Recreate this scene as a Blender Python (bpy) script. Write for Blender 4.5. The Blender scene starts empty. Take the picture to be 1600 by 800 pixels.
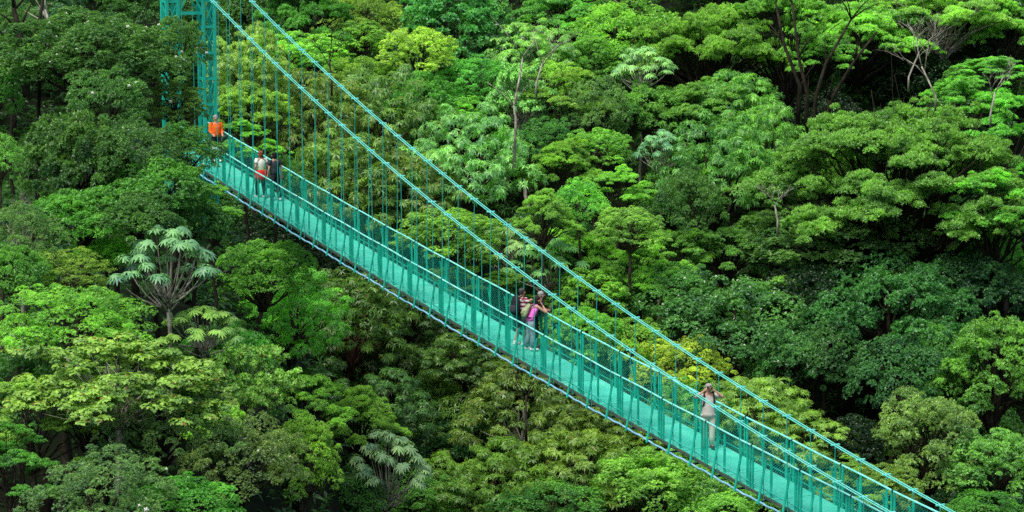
import bpy, math, random
import numpy as np
from mathutils import Vector, Matrix, Euler

scene = bpy.context.scene
col = scene.collection
R_ = random.Random(7)
PI = math.pi

# ------------------------------------------------------------------ camera frame
F_PX, PITCH = 4000.0, 0.14
cT, sT = math.cos(PITCH), math.sin(PITCH)

def at(px, py, d):
    """world point seen at photo pixel px,py (1600x800) at depth d metres"""
    x = (px - 800) / F_PX * d
    u = (400 - py) / F_PX * d
    return Vector((x, d * cT + u * sT, u * cT - d * sT))

def to_px(p):
    d = p[1] * cT - p[2] * sT
    u = p[2] * cT + p[1] * sT
    return 800 + F_PX * p[0] / d, 400 - F_PX * u / d, d

def lerp(a, b, t): return a + (b - a) * t
def sstep(a, b, x):
    t = min(1, max(0, (x - a) / (b - a)))
    return t * t * (3 - 2 * t)

# ------------------------------------------------------------------ scene helpers
def tag(o, label=None, cat=None, group=None, kind=None):
    if label: o['label'] = label
    if cat: o['category'] = cat
    if group: o['group'] = group
    if kind: o['kind'] = kind
    return o

def empty(name, loc=(0, 0, 0), rz=0.0):
    o = bpy.data.objects.new(name, None)
    o.empty_display_size = .2
    col.objects.link(o)
    o.location = loc
    o.rotation_euler = (0, 0, rz)
    return o

def link_mesh(name, me, parent=None, mat=None):
    o = bpy.data.objects.new(name, me)
    col.objects.link(o)
    if mat is not None and not me.materials: me.materials.append(mat)
    if parent is not None: o.parent = parent
    return o

class MB:
    def __init__(s): s.v = []; s.f = []; s.uv = []
    def add(s, vs, fs):
        b = len(s.v)
        s.v += [tuple(v) for v in vs]
        s.f += [tuple(b + i for i in f) for f in fs]
    def box(s, c, ax, ay, az):
        """box centred c with half-axis vectors"""
        c = Vector(c); ax = Vector(ax); ay = Vector(ay); az = Vector(az)
        vs = [c + sx * ax + sy * ay + sz * az for sx in (-1, 1) for sy in (-1, 1) for sz in (-1, 1)]
        s.add(vs, [(0, 1, 3, 2), (4, 6, 7, 5), (0, 4, 5, 1), (2, 3, 7, 6), (0, 2, 6, 4), (1, 5, 7, 3)])
    def bar(s, a, b, wv, t):
        """flat bar from a to b; wv = half width vector; t = half thickness"""
        a = Vector(a); b = Vector(b); wv = Vector(wv)
        d = (b - a)
        n = d.cross(wv)
        if n.length < 1e-9: n = Vector((0, 0, 1))
        n = n.normalized() * t
        s.box((a + b) / 2, d / 2, wv, n)
    def tube(s, pts, rad, n=6, cap=True):
        pts = [Vector(p) for p in pts]
        if not hasattr(rad, '__len__'): rad = [rad] * len(pts)
        base = len(s.v)
        prev = None
        for i, p in enumerate(pts):
            t = (pts[min(i + 1, len(pts) - 1)] - pts[max(i - 1, 0)])
            t = t.normalized() if t.length > 1e-9 else Vector((0, 0, 1))
            if prev is None:
                u = t.orthogonal().normalized()
            else:
                u = (prev - t * prev.dot(t))
                u = u.normalized() if u.length > 1e-6 else t.orthogonal().normalized()
            prev = u
            w = t.cross(u)
            for k in range(n):
                a = 2 * PI * k / n
                s.v.append(tuple(p + (u * math.cos(a) + w * math.sin(a)) * rad[i]))
        for i in range(len(pts) - 1):
            for k in range(n):
                k2 = (k + 1) % n
                s.f.append((base + i * n + k, base + i * n + k2, base + (i + 1) * n + k2, base + (i + 1) * n + k))
        if cap:
            s.f.append(tuple(base + k for k in reversed(range(n))))
            s.f.append(tuple(base + (len(pts) - 1) * n + k for k in range(n)))
    def rings(s, rs, n=14):
        """loft of ellipses (centre, half width x, half depth y, optional y-shear)"""
        base = len(s.v)
        for (c, a, b) in rs:
            for k in range(n):
                t = 2 * PI * k / n
                s.v.append((c[0] + a * math.cos(t), c[1] + b * math.sin(t), c[2]))
        m = len(rs)
        for i in range(m - 1):
            for k in range(n):
                k2 = (k + 1) % n
                s.f.append((base + i * n + k, base + i * n + k2, base + (i + 1) * n + k2, base + (i + 1) * n + k))
        s.f.append(tuple(base + k for k in reversed(range(n))))
        s.f.append(tuple(base + (m - 1) * n + k for k in range(n)))
    def ball(s, c, r, n=10, m=7, sx=1, sy=1, sz=1):
        rs = []
        for j in range(m):
            a = -PI / 2 + PI * (j + .5) / m
            rs.append(((c[0], c[1], c[2] + r * sz * math.sin(a)), r * sx * math.cos(a), r * sy * math.cos(a)))
        s.rings(rs, n)
    def mesh(s, name, mat=None, smooth=False):
        me = bpy.data.meshes.new(name)
        me.from_pydata(s.v, [], s.f)
        if mat: me.materials.append(mat)
        if smooth:
            me.polygons.foreach_set('use_smooth', [True] * len(me.polygons))
        me.update()
        return me
    def build(s, name, mat, parent=None, smooth=False):
        return link_mesh(name, s.mesh(name, mat, smooth), parent)

# ------------------------------------------------------------------ materials
def new_mat(name):
    m = bpy.data.materials.new(name)
    m.use_nodes = True
    nt = m.node_tree
    nt.nodes.clear()
    out = nt.nodes.new('ShaderNodeOutputMaterial')
    return m, nt, out
def N(nt, typ, **kw):
    n = nt.nodes.new(typ)
    for k, v in kw.items(): setattr(n, k, v)
    return n

def paint(name, c1, c2, rough=.5, scale=6.0, spec=.4, contrast=(.35, .7), bump=0.0, metallic=0):
    m, nt, out = new_mat(name)
    L = nt.links
    p = N(nt, 'ShaderNodeBsdfPrincipled')
    tc = N(nt, 'ShaderNodeTexCoord')
    nz = N(nt, 'ShaderNodeTexNoise')
    nz.inputs['Scale'].default_value = scale
    nz.inputs['Detail'].default_value = 6
    cr = N(nt, 'ShaderNodeValToRGB')
    cr.color_ramp.elements[0].position = contrast[0]; cr.color_ramp.elements[1].position = contrast[1]
    cr.color_ramp.elements[0].color = (*c1, 1); cr.color_ramp.elements[1].color = (*c2, 1)
    L.new(tc.outputs['Object'], nz.inputs['Vector'])
    L.new(nz.outputs['Fac'], cr.inputs['Fac'])
    L.new(cr.outputs['Color'], p.inputs['Base Color'])
    p.inputs['Roughness'].default_value = rough
    p.inputs['Specular IOR Level'].default_value = spec
    p.inputs['Metallic'].default_value = metallic
    if bump:
        b = N(nt, 'ShaderNodeBump'); b.inputs['Strength'].default_value = bump
        L.new(nz.outputs['Fac'], b.inputs['Height']); L.new(b.outputs['Normal'], p.inputs['Normal'])
    L.new(p.outputs['BSDF'], out.inputs['Surface'])
    return m

M = {}
M['paint_dark'] = paint('turquoise_steel', (0.004, .31, .215), (.014, .49, .345), .45, 3.0)
M['paint_rail'] = paint('pale_toplit_turquoise_rail', (.15, .66, .57), (.30, .83, .75), .35, 5.0)  # pale paint, part of its brightness standing in for light from above
M['paint_cable'] = paint('pale_turquoise_cable', (.09, .56, .47), (.20, .72, .63), .4, 6.0)
M['paint_rod'] = paint('turquoise_rod', (0.012, .32, .24), (.035, .48, .38), .45, 4.0)
M['paint_tower'] = paint('turquoise_tower_paint', (0.008, .38, .275), (.02, .54, .40), .5, 1.5)
M['pipe_blue'] = paint('pale_blue_pipe', (.12, .34, .46), (.26, .52, .68), .4, 4.0)
M['rust'] = paint('rusty_brown_edge', (.02, .07, .055), (.09, .10, .075), .8, 5.0)
M['joint'] = paint('dark_joint_clamp', (.006, .02, .02), (.01, .06, .05), .6, 8.0)
M['backstay'] = paint('dark_steel_wire', (.02, .03, .03), (.04, .06, .05), .5, 4)

def deck_mat():
    m, nt, out = new_mat('turquoise_deck_plate')
    L = nt.links
    p = N(nt, 'ShaderNodeBsdfPrincipled')
    uv = N(nt, 'ShaderNodeUVMap')
    nz = N(nt, 'ShaderNodeTexNoise'); nz.inputs['Scale'].default_value = 1.3; nz.inputs['Detail'].default_value = 9; nz.inputs['Roughness'].default_value = .65
    cr = N(nt, 'ShaderNodeValToRGB')
    e = cr.color_ramp.elements
    e[0].position = .3; e[0].color = (.035, .47, .34, 1)
    e[1].position = .72; e[1].color = (.12, .68, .51, 1)
    e2 = cr.color_ramp.elements.new(.5); e2.color = (.065, .58, .43, 1)
    L.new(uv.outputs['UV'], nz.inputs['Vector']); L.new(nz.outputs['Fac'], cr.inputs['Fac'])
    # pale scuffed patches
    n2 = N(nt, 'ShaderNodeTexNoise'); n2.inputs['Scale'].default_value = .7; n2.inputs['Detail'].default_value = 10; n2.inputs['Roughness'].default_value = .7
    mp = N(nt, 'ShaderNodeMapping'); mp.inputs['Location'].default_value = (11, 3, 0); mp.inputs['Scale'].default_value = (1, 2.2, 1)
    L.new(uv.outputs['UV'], mp.inputs['Vector']); L.new(mp.outputs['Vector'], n2.inputs['Vector'])
    r2 = N(nt, 'ShaderNodeValToRGB'); r2.color_ramp.elements[0].position = .56; r2.color_ramp.elements[1].position = .78
    L.new(n2.outputs['Fac'], r2.inputs['Fac'])
    mx = N(nt, 'ShaderNodeMix', data_type='RGBA'); mx.inputs['B'].default_value = (.26, .62, .47, 1)
    ml = N(nt, 'ShaderNodeMath', operation='MULTIPLY'); ml.inputs[1].default_value = .6
    L.new(r2.outputs['Color'], ml.inputs[0]); L.new(ml.outputs[0], mx.inputs['Factor']); L.new(cr.outputs['Color'], mx.inputs['A'])
    # expanded-metal cross ribs
    wv = N(nt, 'ShaderNodeTexWave'); wv.inputs['Scale'].default_value = 4.0; wv.inputs['Distortion'].default_value = .3
    L.new(uv.outputs['UV'], wv.inputs['Vector'])
    oi = N(nt, 'ShaderNodeObjectInfo')
    mr = N(nt, 'ShaderNodeMapRange'); mr.inputs['To Min'].default_value = .80; mr.inputs['To Max'].default_value = 1.06
    L.new(oi.outputs['Random'], mr.inputs['Value'])
    m2 = N(nt, 'ShaderNodeMath', operation='MULTIPLY_ADD'); m2.inputs[1].default_value = .10; m2.inputs[2].default_value = -.05
    L.new(wv.outputs['Fac'], m2.inputs[0])
    ad = N(nt, 'ShaderNodeMath', operation='ADD'); L.new(m2.outputs[0], ad.inputs[0]); L.new(mr.outputs[0], ad.inputs[1])
    mx2 = N(nt, 'ShaderNodeVectorMath', operation='SCALE'); L.new(mx.outputs['Result'], mx2.inputs[0]); L.new(ad.outputs[0], mx2.inputs['Scale'])
    L.new(mx2.outputs[0], p.inputs['Base Color'])
    p.inputs['Roughness'].default_value = .55
    L.new(p.outputs['BSDF'], out.inputs['Surface'])
    return m
M['deck'] = deck_mat()

def net_mat():
    """chain-link netting: diamond wires opaque, holes open"""
    m, nt, out = new_mat('turquoise_chain_link')
    L = nt.links
    p = N(nt, 'ShaderNodeBsdfPrincipled'); p.inputs['Base Color'].default_value = (.02, .42, .33, 1); p.inputs['Roughness'].default_value = .5
    tr = N(nt, 'ShaderNodeBsdfTransparent')
    uv = N(nt, 'ShaderNodeUVMap'); sx = N(nt, 'ShaderNodeSeparateXYZ'); L.new(uv.outputs['UV'], sx.inputs[0])
    res = []
    for sgn in ('ADD', 'SUBTRACT'):
        a = N(nt, 'ShaderNodeMath', operation=sgn); L.new(sx.outputs['X'], a.inputs[0]); L.new(sx.outputs['Y'], a.inputs[1])
        b = N(nt, 'ShaderNodeMath', operation='DIVIDE'); b.inputs[1].default_value = .085; L.new(a.outputs[0], b.inputs[0])
        c = N(nt, 'ShaderNodeMath', operation='FLOORED_MODULO'); c.inputs[1].default_value = 1.0; L.new(b.outputs[0], c.inputs[0])
        d = N(nt, 'ShaderNodeMath', operation='LESS_THAN'); d.inputs[1].default_value = .085; L.new(c.outputs[0], d.inputs[0])
        res.append(d)
    mx = N(nt, 'ShaderNodeMath', operation='MAXIMUM'); L.new(res[0].outputs[0], mx.inputs[0]); L.new(res[1].outputs[0], mx.inputs[1])
    ms = N(nt, 'ShaderNodeMixShader'); L.new(mx.outputs[0], ms.inputs[0]); L.new(tr.outputs[0], ms.inputs[1]); L.new(p.outputs[0], ms.inputs[2])
    L.new(ms.outputs[0], out.inputs['Surface'])
    return m
M['net'] = net_mat()

def leaf_mat(name, gloss=.50, trans=.36):
    m, nt, out = new_mat(name)
    L = nt.links
    oi = N(nt, 'ShaderNodeObjectInfo'); at_ = N(nt, 'ShaderNodeAttribute'); at_.attribute_name = 'tone'
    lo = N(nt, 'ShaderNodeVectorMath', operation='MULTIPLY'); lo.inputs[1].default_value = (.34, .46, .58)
    hi = N(nt, 'ShaderNodeVectorMath', operation='MULTIPLY'); hi.inputs[1].default_value = (1.95, 1.62, 1.05)  # bright end of the tone, pushed up for lit leaf tops
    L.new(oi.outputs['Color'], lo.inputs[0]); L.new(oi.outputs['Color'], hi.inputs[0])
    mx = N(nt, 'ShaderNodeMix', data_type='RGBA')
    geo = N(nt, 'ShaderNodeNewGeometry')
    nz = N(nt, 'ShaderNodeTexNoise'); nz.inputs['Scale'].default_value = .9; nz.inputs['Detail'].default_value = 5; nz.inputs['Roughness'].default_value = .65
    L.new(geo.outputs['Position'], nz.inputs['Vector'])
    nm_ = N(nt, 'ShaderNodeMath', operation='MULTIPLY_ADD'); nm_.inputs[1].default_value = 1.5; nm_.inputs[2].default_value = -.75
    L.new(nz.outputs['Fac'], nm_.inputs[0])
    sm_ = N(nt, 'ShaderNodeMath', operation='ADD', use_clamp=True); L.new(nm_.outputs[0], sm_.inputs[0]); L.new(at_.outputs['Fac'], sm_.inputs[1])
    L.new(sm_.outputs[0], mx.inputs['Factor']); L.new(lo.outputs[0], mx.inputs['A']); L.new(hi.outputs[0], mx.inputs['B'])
    # the odd dying red-brown leaf
    gt = N(nt, 'ShaderNodeMath', operation='GREATER_THAN'); gt.inputs[1].default_value = 1.5; L.new(at_.outputs['Fac'], gt.inputs[0])
    m2 = N(nt, 'ShaderNodeMix', data_type='RGBA'); m2.inputs['B'].default_value = (.22, .11, .03, 1)
    L.new(gt.outputs[0], m2.inputs['Factor']); L.new(mx.outputs['Result'], m2.inputs['A'])
    p = N(nt, 'ShaderNodeBsdfPrincipled'); p.inputs['Roughness'].default_value = .36; p.inputs['Specular IOR Level'].default_value = gloss
    L.new(m2.outputs['Result'], p.inputs['Base Color'])
    tl = N(nt, 'ShaderNodeBsdfTranslucent')
    tc = N(nt, 'ShaderNodeVectorMath', operation='MULTIPLY'); tc.inputs[1].default_value = (1.7, 1.6, .7)
    L.new(m2.outputs['Result'], tc.inputs[0]); L.new(tc.outputs[0], tl.inputs['Color'])
    ms = N(nt, 'ShaderNodeMixShader'); ms.inputs[0].default_value = trans
    L.new(p.outputs[0], ms.inputs[1]); L.new(tl.outputs[0], ms.inputs[2]); L.new(ms.outputs[0], out.inputs['Surface'])
    return m
M['leaf'] = leaf_mat('green_leaves')
M['leaf_pale'] = leaf_mat('pale_matt_leaves', .25, .2)

def bark_mat():
    m, nt, out = new_mat('lichen_bark')
    L = nt.links
    oi = N(nt, 'ShaderNodeObjectInfo'); tc = N(nt, 'ShaderNodeTexCoord')
    nz = N(nt, 'ShaderNodeTexNoise'); nz.inputs['Scale'].default_value = 5; nz.inputs['Detail'].default_value = 8; nz.inputs['Roughness'].default_value = .7
    mp = N(nt, 'ShaderNodeMapping'); mp.inputs['Scale'].default_value = (1, 1, .35)
    L.new(tc.outputs['Object'], mp.inputs[0]); L.new(mp.outputs[0], nz.inputs['Vector'])
    cr = N(nt, 'ShaderNodeValToRGB'); cr.color_ramp.elements[0].position = .4; cr.color_ramp.elements[1].position = .62
    cr.color_ramp.elements[0].color = (.25, .28, .2, 1); cr.color_ramp.elements[1].color = (1.15, 1.15, 1.1, 1)
    L.new(nz.outputs['Fac'], cr.inputs[0])
    v = N(nt, 'ShaderNodeVectorMath', operation='MULTIPLY'); L.new(cr.outputs[0], v.inputs[0]); L.new(oi.outputs['Color'], v.inputs[1])
    p = N(nt, 'ShaderNodeBsdfPrincipled'); p.inputs['Roughness'].default_value = .85; p.inputs['Specular IOR Level'].default_value = .15
    L.new(v.outputs[0], p.inputs['Base Color'])
    b = N(nt, 'ShaderNodeBump'); b.inputs['Strength'].default_value = .6; L.new(nz.outputs['Fac'], b.inputs['Height']); L.new(b.outputs[0], p.inputs['Normal'])
    L.new(p.outputs[0], out.inputs['Surface'])
    return m
M['bark'] = bark_mat()
M['flower'] = paint('white_speck', (.75, .75, .68), (.85, .85, .8), .6, 9)
M['soil'] = paint('shade_darkened_soil', (.004, .007, .003), (.012, .02, .007), .95, .8, .1, bump=.5)  # deep shade of the canopy gaps put into the soil colour

# ------------------------------------------------------------------ world and light
w = bpy.data.worlds.new('World'); scene.world = w; w.use_nodes = True
nt = w.node_tree; nt.nodes.clear()
bg = nt.nodes.new('ShaderNodeBackground'); wo = nt.nodes.new('ShaderNodeOutputWorld'); sky = nt.nodes.new('ShaderNodeTexSky')
SUN_EL, SUN_AZ = math.radians(62), math.radians(215)      # azimuth clockwise from +Y
sky.sky_type = 'NISHITA'; sky.sun_disc = False
sky.sun_elevation = SUN_EL; sky.sun_rotation = SUN_AZ
sky.air_density = 1.0; sky.dust_density = 4.0; sky.ozone_density = .6
bg.inputs['Strength'].default_value = .15
nt.links.new(sky.outputs[0], bg.inputs[0]); nt.links.new(bg.outputs[0], wo.inputs[0])
sd = bpy.data.lights.new('sun', 'SUN'); sd.energy = 3.5; sd.angle = math.radians(38); sd.color = (1, .97, .9)
so = bpy.data.objects.new('sun', sd); col.objects.link(so)
sv = Vector((math.sin(SUN_AZ) * math.cos(SUN_EL), math.cos(SUN_AZ) * math.cos(SUN_EL), math.sin(SUN_EL)))
so.rotation_euler = sv.to_track_quat('Z', 'Y').to_euler()
so.location = sv * 60
scene.view_settings.view_transform = 'Standard'; scene.view_settings.look = 'None'; scene.view_settings.exposure = 0
scene.cycles.max_bounces = 6; scene.cycles.diffuse_bounces = 4; scene.cycles.transmission_bounces = 3
scene.cycles.transparent_max_bounces = 12; scene.cycles.use_denoising = False

cd = bpy.data.cameras.new('camera'); cam = bpy.data.objects.new('camera', cd); col.objects.link(cam)
cd.sensor_width = 36; cd.lens = 36 * F_PX / 1600; cd.clip_end = 2000; cd.clip_start = 1
cam.location = (0, 0, 0); cam.rotation_euler = (PI / 2 - PITCH, 0, 0)
scene.camera = cam

# ------------------------------------------------------------------ terrain
LP = [(20, -30), (40, -26), (62, -19), (80, -12.4), (99, -12.0), (110, -16), (125, -16), (145, -8), (170, 5), (260, 45), (900, 180)]
RP = [(20, -38), (40, -36), (100, -28.5), (136, -9.5), (170, 7), (260, 42), (900, 180)]
def prof(P, y):
    if y <= P[0][0]: return P[0][1]
    for (a, b), (c, d) in zip(P, P[1:]):
        if y <= c: return lerp(b, d, (y - a) / (c - a))
    return P[-1][1]
def ground(x, y):
    px = 800 + F_PX * x / max(y, 5)
    t = sstep(250, 760, px)
    z = lerp(prof(LP, y), prof(RP, y), t)
    # the slope swings nearer toward the right of the valley
    z += 3.0 * sstep(1350, 2300, px)
    return z + .6 * math.sin(x * .31 + y * .17) + .4 * math.sin(x * .83 - y * .41)

def build_terrain():
    xs = [-900, -500, -250, -120] + [-70 + 2.5 * i for i in range(57)] + [120, 250, 500, 900]
    ys = [-200, -60, 0] + [20 + 2.5 * i for i in range(73)] + [230, 300, 450, 700, 1100]
    vs = [(x, y, ground(x, y)) for y in ys for x in xs]
    nx = len(xs)
    fs = [(j * nx + i, j * nx + i + 1, (j + 1) * nx + i + 1, (j + 1) * nx + i) for j in range(len(ys) - 1) for i in range(nx - 1)]
    mb = MB(); mb.v = vs; mb.f = fs
    o = mb.build('hillside_ground', M['soil'], None, True)
    tag(o, kind='structure')
build_terrain()

# ------------------------------------------------------------------ foliage geometry (numpy)
def norm(a): return a / np.maximum(np.linalg.norm(a, axis=-1, keepdims=True), 1e-9)

LEAF_N, LEAF_S = 1.45, .84
def leaves_mesh(name, P, D, T, k, Ln, Wd, spread, droop, rng, mat, jit=.35, red=0.0):
    Ln, Wd = Ln * LEAF_S, Wd * LEAF_S
    n = len(P)
    P = np.repeat(P, k, 0); D = np.repeat(D, k, 0); T = np.repeat(T, k)
    m = n * k
    ref = norm(rng.normal(size=(m, 3)))
    U = norm(np.cross(D, ref))
    V = np.cross(D, U)
    th = np.tile(np.arange(k) * 2 * PI / k, n) + rng.uniform(0, 1, m) * 1.2
    # all leaves of a tuft share the frame of the tuft
    ref0 = norm(rng.normal(size=(n, 3))); U0 = norm(np.cross(D[::k], ref0)); V0 = np.cross(D[::k], U0)
    U = np.repeat(U0, k, 0); V = np.repeat(V0, k, 0)
    rad = U * np.cos(th)[:, None] + V * np.sin(th)[:, None]
    sp = spread + rng.normal(0, jit * .6, m)
    A = norm(D * np.cos(sp)[:, None] + rad * np.sin(sp)[:, None] + rng.normal(0, jit * .4, (m, 3)))
    ln = Ln * rng.uniform(.65, 1.25, m); wd = Wd * rng.uniform(.7, 1.2, m)
    A = norm(A + np.array([0, 0, -1.0]) * droop)
    S = norm(np.cross(A, D) + 1e-4)
    S = norm(S + rng.normal(0, jit, (m, 3)))
    tip = P + A * ln[:, None]; tip[:, 2] -= droop * ln * .35
    mid = P + A * (ln * .48)[:, None]
    up = norm(np.cross(S, A)); up *= np.sign(up[:, 2:3] + 1e-6)
    mid2 = mid + up * (ln * .10)[:, None]
    v = np.empty((m, 4, 3), np.float32)
    v[:, 0] = P; v[:, 1] = mid2 + S * (wd * .5)[:, None]; v[:, 2] = tip; v[:, 3] = mid2 - S * (wd * .5)[:, None]
    tone = np.clip(T + rng.normal(0, .13, m), 0, 1).astype(np.float32)
    if red: tone[rng.uniform(0, 1, m) < red] = 2.0
    me = bpy.data.meshes.new(name)
    me.vertices.add(m * 4); me.vertices.foreach_set('co', v.reshape(-1))
    me.loops.add(m * 4); me.loops.foreach_set('vertex_index', np.arange(m * 4, dtype=np.int32))
    me.polygons.add(m); me.polygons.foreach_set('loop_start', np.arange(m, dtype=np.int32) * 4)
    a = me.attributes.new('tone', 'FLOAT', 'FACE'); a.data.foreach_set('value', tone)
    me.materials.append(mat)
    me.update(calc_edges=True)
    return me

def dirs(rng, n, zmin=-.35):
    out = []
    while sum(len(x) for x in out) < n:
        d = norm(rng.normal(size=(n * 2, 3))); out.append(d[d[:, 2] > zmin])
    return np.concatenate(out)[:n]

def spread_dirs(rng, n, zmin=-.35):
    i = np.arange(n) + .5
    z = 1 - (1 - zmin) * i / n
    ph = i * 2.399963 + rng.uniform(0, 6.28)
    r = np.sqrt(np.maximum(0, 1 - z * z))
    return norm(np.stack([r * np.cos(ph), r * np.sin(ph), z], 1) + rng.normal(0, .14, (n, 3)))

def tufts_from_bumps(rng, C, Rb, flat, per, tone, outdir, updir=.6, zmin=-.25):
    """C (n,3) bump centres, Rb (n,) radius -> tuft positions, directions, tones"""
    n = len(C)
    ctr = C.mean(0); out_ = rng.uniform(0, 1, n) < .16
    C = C + (C - ctr) * (out_ * rng.uniform(.06, .20, n))[:, None]; Rb = Rb * np.where(out_, .62, 1.0)
    per = int(per * LEAF_N)
    d = dirs(rng, n * per, zmin)
    c = np.repeat(C, per, 0); r = np.repeat(Rb, per); t = np.repeat(tone, per); od = np.repeat(outdir, per, 0)
    rr = r * rng.uniform(.72, 1.05, n * per)
    off = d * rr[:, None]; off[:, 2] *= flat
    D = norm(d * .7 + np.array([0, 0, 1.0]) * updir + od * .25 + rng.normal(0, .2, d.shape))
    t = t + .22 * d[:, 2] - .02  # upward-facing tufts painted lighter, as if lit from above
    return c + off, D, t

def cull(P, D, T, LC, LR, asp, f=.72):
    keep = np.ones(len(P), bool)
    for c, r in zip(LC, LR):
        q = (P - c) / np.array([r, r, r * asp])
        keep &= (q * q).sum(1) > f * f
    return P[keep], D[keep], T[keep]

def limb_mesh(name, rng, targets, zb, R, umb=False, fr=1.0, twig=2):
    mb = MB()
    for t in targets:
        t = Vector([float(x) for x in t]); b = Vector((rng.normal(0, .02) * R, rng.normal(0, .02) * R, zb))
        h = t.z - zb
        if umb: c = Vector((t.x * .40, t.y * .40, zb + h * .72))
        else: c = Vector((t.x * .25, t.y * .25, zb + h * .55))
        L = (t - b).length
        pts, rr = [], []
        n = 7
        for i in range(n):
            u = i / (n - 1)
            p = b * (1 - u) ** 2 + c * 2 * u * (1 - u) + t * u * u
            if 0 < i < n - 1: p += Vector(rng.normal(0, .022, 3) * L)
            pts.append(p); rr.append(R * fr * (.030 * (1 - u) + .007))
        mb.tube(pts, rr, 5)
        for q in range(twig):
            i = int(rng.integers(2, n - 1)); a = pts[i]
            e = a + Vector(rng.normal(0, .15, 3) * R) + Vector((0, 0, .10 * R)) + (pts[-1] - a) * .5
            m_ = (a + e) / 2 + Vector(rng.normal(0, .03, 3) * R)
            mb.tube([a, m_, e], [rr[i] * .6, rr[i] * .4, R * fr * .004], 4)
    return mb.mesh(name, M['bark'], True)

R0 = 3.0
def crown_round(seed, R=R0, asp=.8, nl=11, nb=15, per=44, rl=.40, rb=.36, k=5, Ln=.125, Wd=.065, flat=.8, red=0.0, spread=.95, droop=.12, mat='leaf', name='crown'):
    rng = np.random.default_rng(seed)
    ld = spread_dirs(rng, nl, -.45)
    LR = R * rl * rng.uniform(.75, 1.2, nl)
    rad = (R - LR) * rng.uniform(.85, 1.1, nl)
    LC = ld * rad[:, None]; LC[:, 2] *= asp
    LC = np.vstack([LC, [[0, 0, R * asp * .15]]]); LR = np.append(LR, R * .5); ld = np.vstack([ld, [[0, 0, 1]]])
    C, RB, TN, OD = [], [], [], []
    for i in range(len(LC)):
        d = spread_dirs(rng, nb, -.45)
        b = LR[i] * rb * rng.uniform(.7, 1.25, nb)
        c = LC[i] + d * (LR[i] * .82) * np.array([1, 1, max(asp, .7)])
        C.append(c); RB.append(b); TN.append(.42 + rng.normal(0, .07) + rng.normal(0, .07, nb)); OD.append(d)
    C = np.vstack(C); RB = np.concatenate(RB); TN = np.concatenate(TN); OD = np.vstack(OD)
    P, D, T = tufts_from_bumps(rng, C, RB, flat, per, TN, OD)
    P, D, T = cull(P, D, T, LC, LR, max(asp, .7))
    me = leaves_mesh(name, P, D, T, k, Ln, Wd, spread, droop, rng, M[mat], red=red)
    zb = -R * asp * .75
    lm = limb_mesh('branches', rng, LC[:-1] * .9, zb, R)
    return me, lm, zb

def crown_pads(seed, R=R0, asp=.45, npad=26, pr=.25, nb=14, per=34, k=5, Ln=.115, Wd=.058, thick=.32, tiers=3, red=0.0, name='crown', updir=1.1, dome=1.0, fr=.7, tone0=.45, droop=.05):
    """spreading crown of flat layered pads"""
    rng = np.random.default_rng(seed)
    PC, PR = [], []
    for i in range(npad):
        rr = math.sqrt((i + .5) / npad) * .86
        ph = i * 2.399963 + rng.uniform(-.3, .3)
        tier = rng.integers(0, tiers) / max(1, tiers - 1) if tiers > 1 else 0
        rr = min(.95, rr * rng.uniform(.85, 1.12)); z = asp * R * (dome * (1 - rr * rr) * 1.0 - .25 + rng.normal(0, .09)) - tier * asp * R * .55 * (1 if rr > .3 else .4)
        PC.append((rr * R * math.cos(ph), rr * R * math.sin(ph), z)); PR.append(R * pr * rng.uniform(.65, 1.25) * (1.1 - .25 * rr))
    PC = np.array(PC); PR = np.array(PR)
    C, RB, TN, OD = [], [], [], []
    for c, r in zip(PC, PR):
        q = np.sqrt(rng.uniform(0, 1, nb)); a = np.arange(nb) * 2.4 + rng.uniform(0, 6)
        out = np.array([c[0], c[1], 0]) / R
        b = np.stack([q * r * np.cos(a) * .85, q * r * np.sin(a) * .85, (1 - q * q) * r * thick + rng.normal(0, .05 * r, nb)], 1)
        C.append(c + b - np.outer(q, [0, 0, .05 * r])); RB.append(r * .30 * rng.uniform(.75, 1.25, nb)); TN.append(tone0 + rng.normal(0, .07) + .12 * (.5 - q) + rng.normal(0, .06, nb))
        OD.append(np.tile(out, (nb, 1)))
    C = np.vstack(C); RB = np.concatenate(RB); TN = np.concatenate(TN); OD = np.vstack(OD)
    P, D, T = tufts_from_bumps(rng, C, RB, .5, per, TN, OD, updir, -.15)
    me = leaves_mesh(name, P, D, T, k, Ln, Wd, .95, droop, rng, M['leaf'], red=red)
    zb = -R * max(asp, .35) * 1.15
    lm = limb_mesh('branches', rng, PC - [0, 0, .02 * R], zb, R, umb=True, fr=fr)
    return me, lm, zb

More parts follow.
